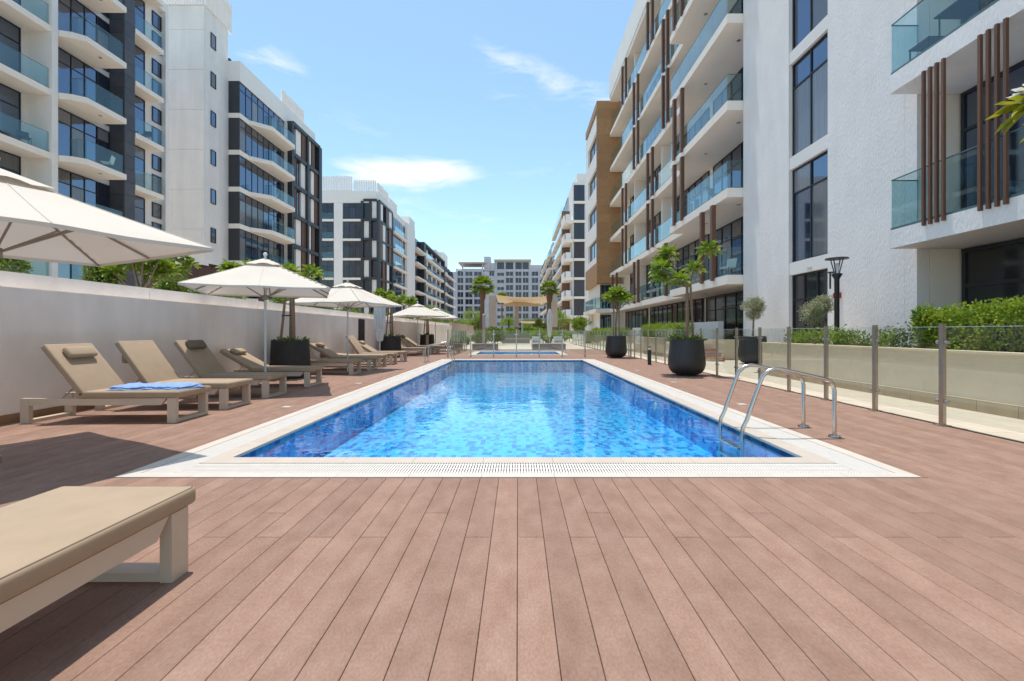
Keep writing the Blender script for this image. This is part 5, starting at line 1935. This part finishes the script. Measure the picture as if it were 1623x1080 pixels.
far += [('broad tree before the end block, left of the middle column', -2.0, 95, 4.6, (2.6, 2.2, 1.6)), ('broad dark tree before the end block, right of the middle column', 2.6, 92, 4.4, (2.6, 2.2, 1.5)),
        ('tall loose tree beyond the pink wall, left of the left column', -8.5, 85, 6.0, (2.6, 2.4, 2.0)), ('tree far right behind the right column', 7.6, 82, 5.0, (2.2, 2.2, 1.7)),
        ('low yellow green planting in front of the daybed, left end', -2.4, 45, 1.6, (1.3, 0.8, 0.75)), ('low green planting in front of the daybed, right end', 2.5, 45.5, 1.7, (1.4, 0.8, 0.8))]
for lb, x, y, h, rad in far:
    leafy_tree('garden_tree' if h > 2 else 'garden_shrub', lb, x, y, 0, h, rad, 2600, M['bush'] if 'dark' in lb else M['hedge'], 'tree' if h > 2 else 'shrub', 'planting beyond the pool', leaf=0.2, wid=0.10, clumps=10)


# ------------------------------------------------------------------ balcony furniture
def balcony_chair(label, x, y, z, rz, m_):
    t = thing('balcony_chair', (0, 0, 0), label, 'chair', 'balcony chairs')
    bx('seat', t, m_, -0.24, 0.24, -0.24, 0.24, 0.42, 0.46)
    b = MB().prism([(0.20, 0.462), (0.24, 0.462), (0.34, 0.88), (0.30, 0.88)], -0.24, 0.24, 'y').obj('backrest', m_, t)
    for a in (-0.22, 0.20):
        for c in (-0.22, 0.20):
            MB().tube([(a, c, 0.42), (a * 1.1, c * 1.1, 0.0)], 0.012, 6).obj('leg', M['black'], t)
    t.location = (x, y, z)
    t.rotation_euler = (0, 0, rz)


bn = thing('balcony_bench', (9.0, 10.0, FL[1]), 'low dark slatted bench on the upper right balcony near the glass corner', 'bench')
for k in range(5):
    bx('slat', bn, M['black'], 8.82 + k * 0.09, 8.90 + k * 0.09, 9.78, 10.3, FL[1] + 0.38, FL[1] + 0.40)
for x in (8.83, 9.22):
    for y in (9.8, 10.26):
        bx('leg', bn, M['black'], x, x + 0.022, y, y + 0.022, FL[1] + 0.002, FL[1] + 0.379)
balcony_chair('pale shell chair on the first floor balcony above the olive pot', 9.2, 20.0, FL[0] + 0.002, 0.5, M['soffit'])
balcony_chair('dark chair on the lowest visible left balcony at the frame edge', -27.1, 24.6, 7.7 + 0.002, 1.2, M['black'])
balcony_chair('dark chair on the second visible left balcony at the frame edge', -27.0, 24.9, 11.3 + 0.002, 2.6, M['black'])
balcony_chair('white chair on the projecting left balcony beside the dark stone pillar', -25.8, 28.6, 11.3 + 0.002, 0.4, M['soffit'])
balcony_chair('dark chair on the narrow balcony between stone pillar and stair tower', -26.9, 33.0, 14.9 + 0.002, 1.9, M['black'])
balcony_chair('pale chair on the middle dark banded balcony of the stair tower block', -26.4, 49.4, 15.3 + 0.002, 0.7, M['soffit'])
balcony_chair('dark chair on the second floor balcony of the near right block', 9.3, 21.4, FL[1] + 0.002, 2.2, M['black'])
tb = thing('balcony_table', (9.2, 8.7, FL[1]), 'dark slim table on the upper right balcony', 'table')
bx('table_top', tb, M['black'], 8.85, 9.55, 8.6, 9.7, FL[1] + 0.70, FL[1] + 0.73)
for x in (8.9, 9.47):
    for y in (8.65, 9.62):
        bx('leg', tb, M['black'], x, x + 0.022, y, y + 0.022, FL[1] + 0.002, FL[1] + 0.70)
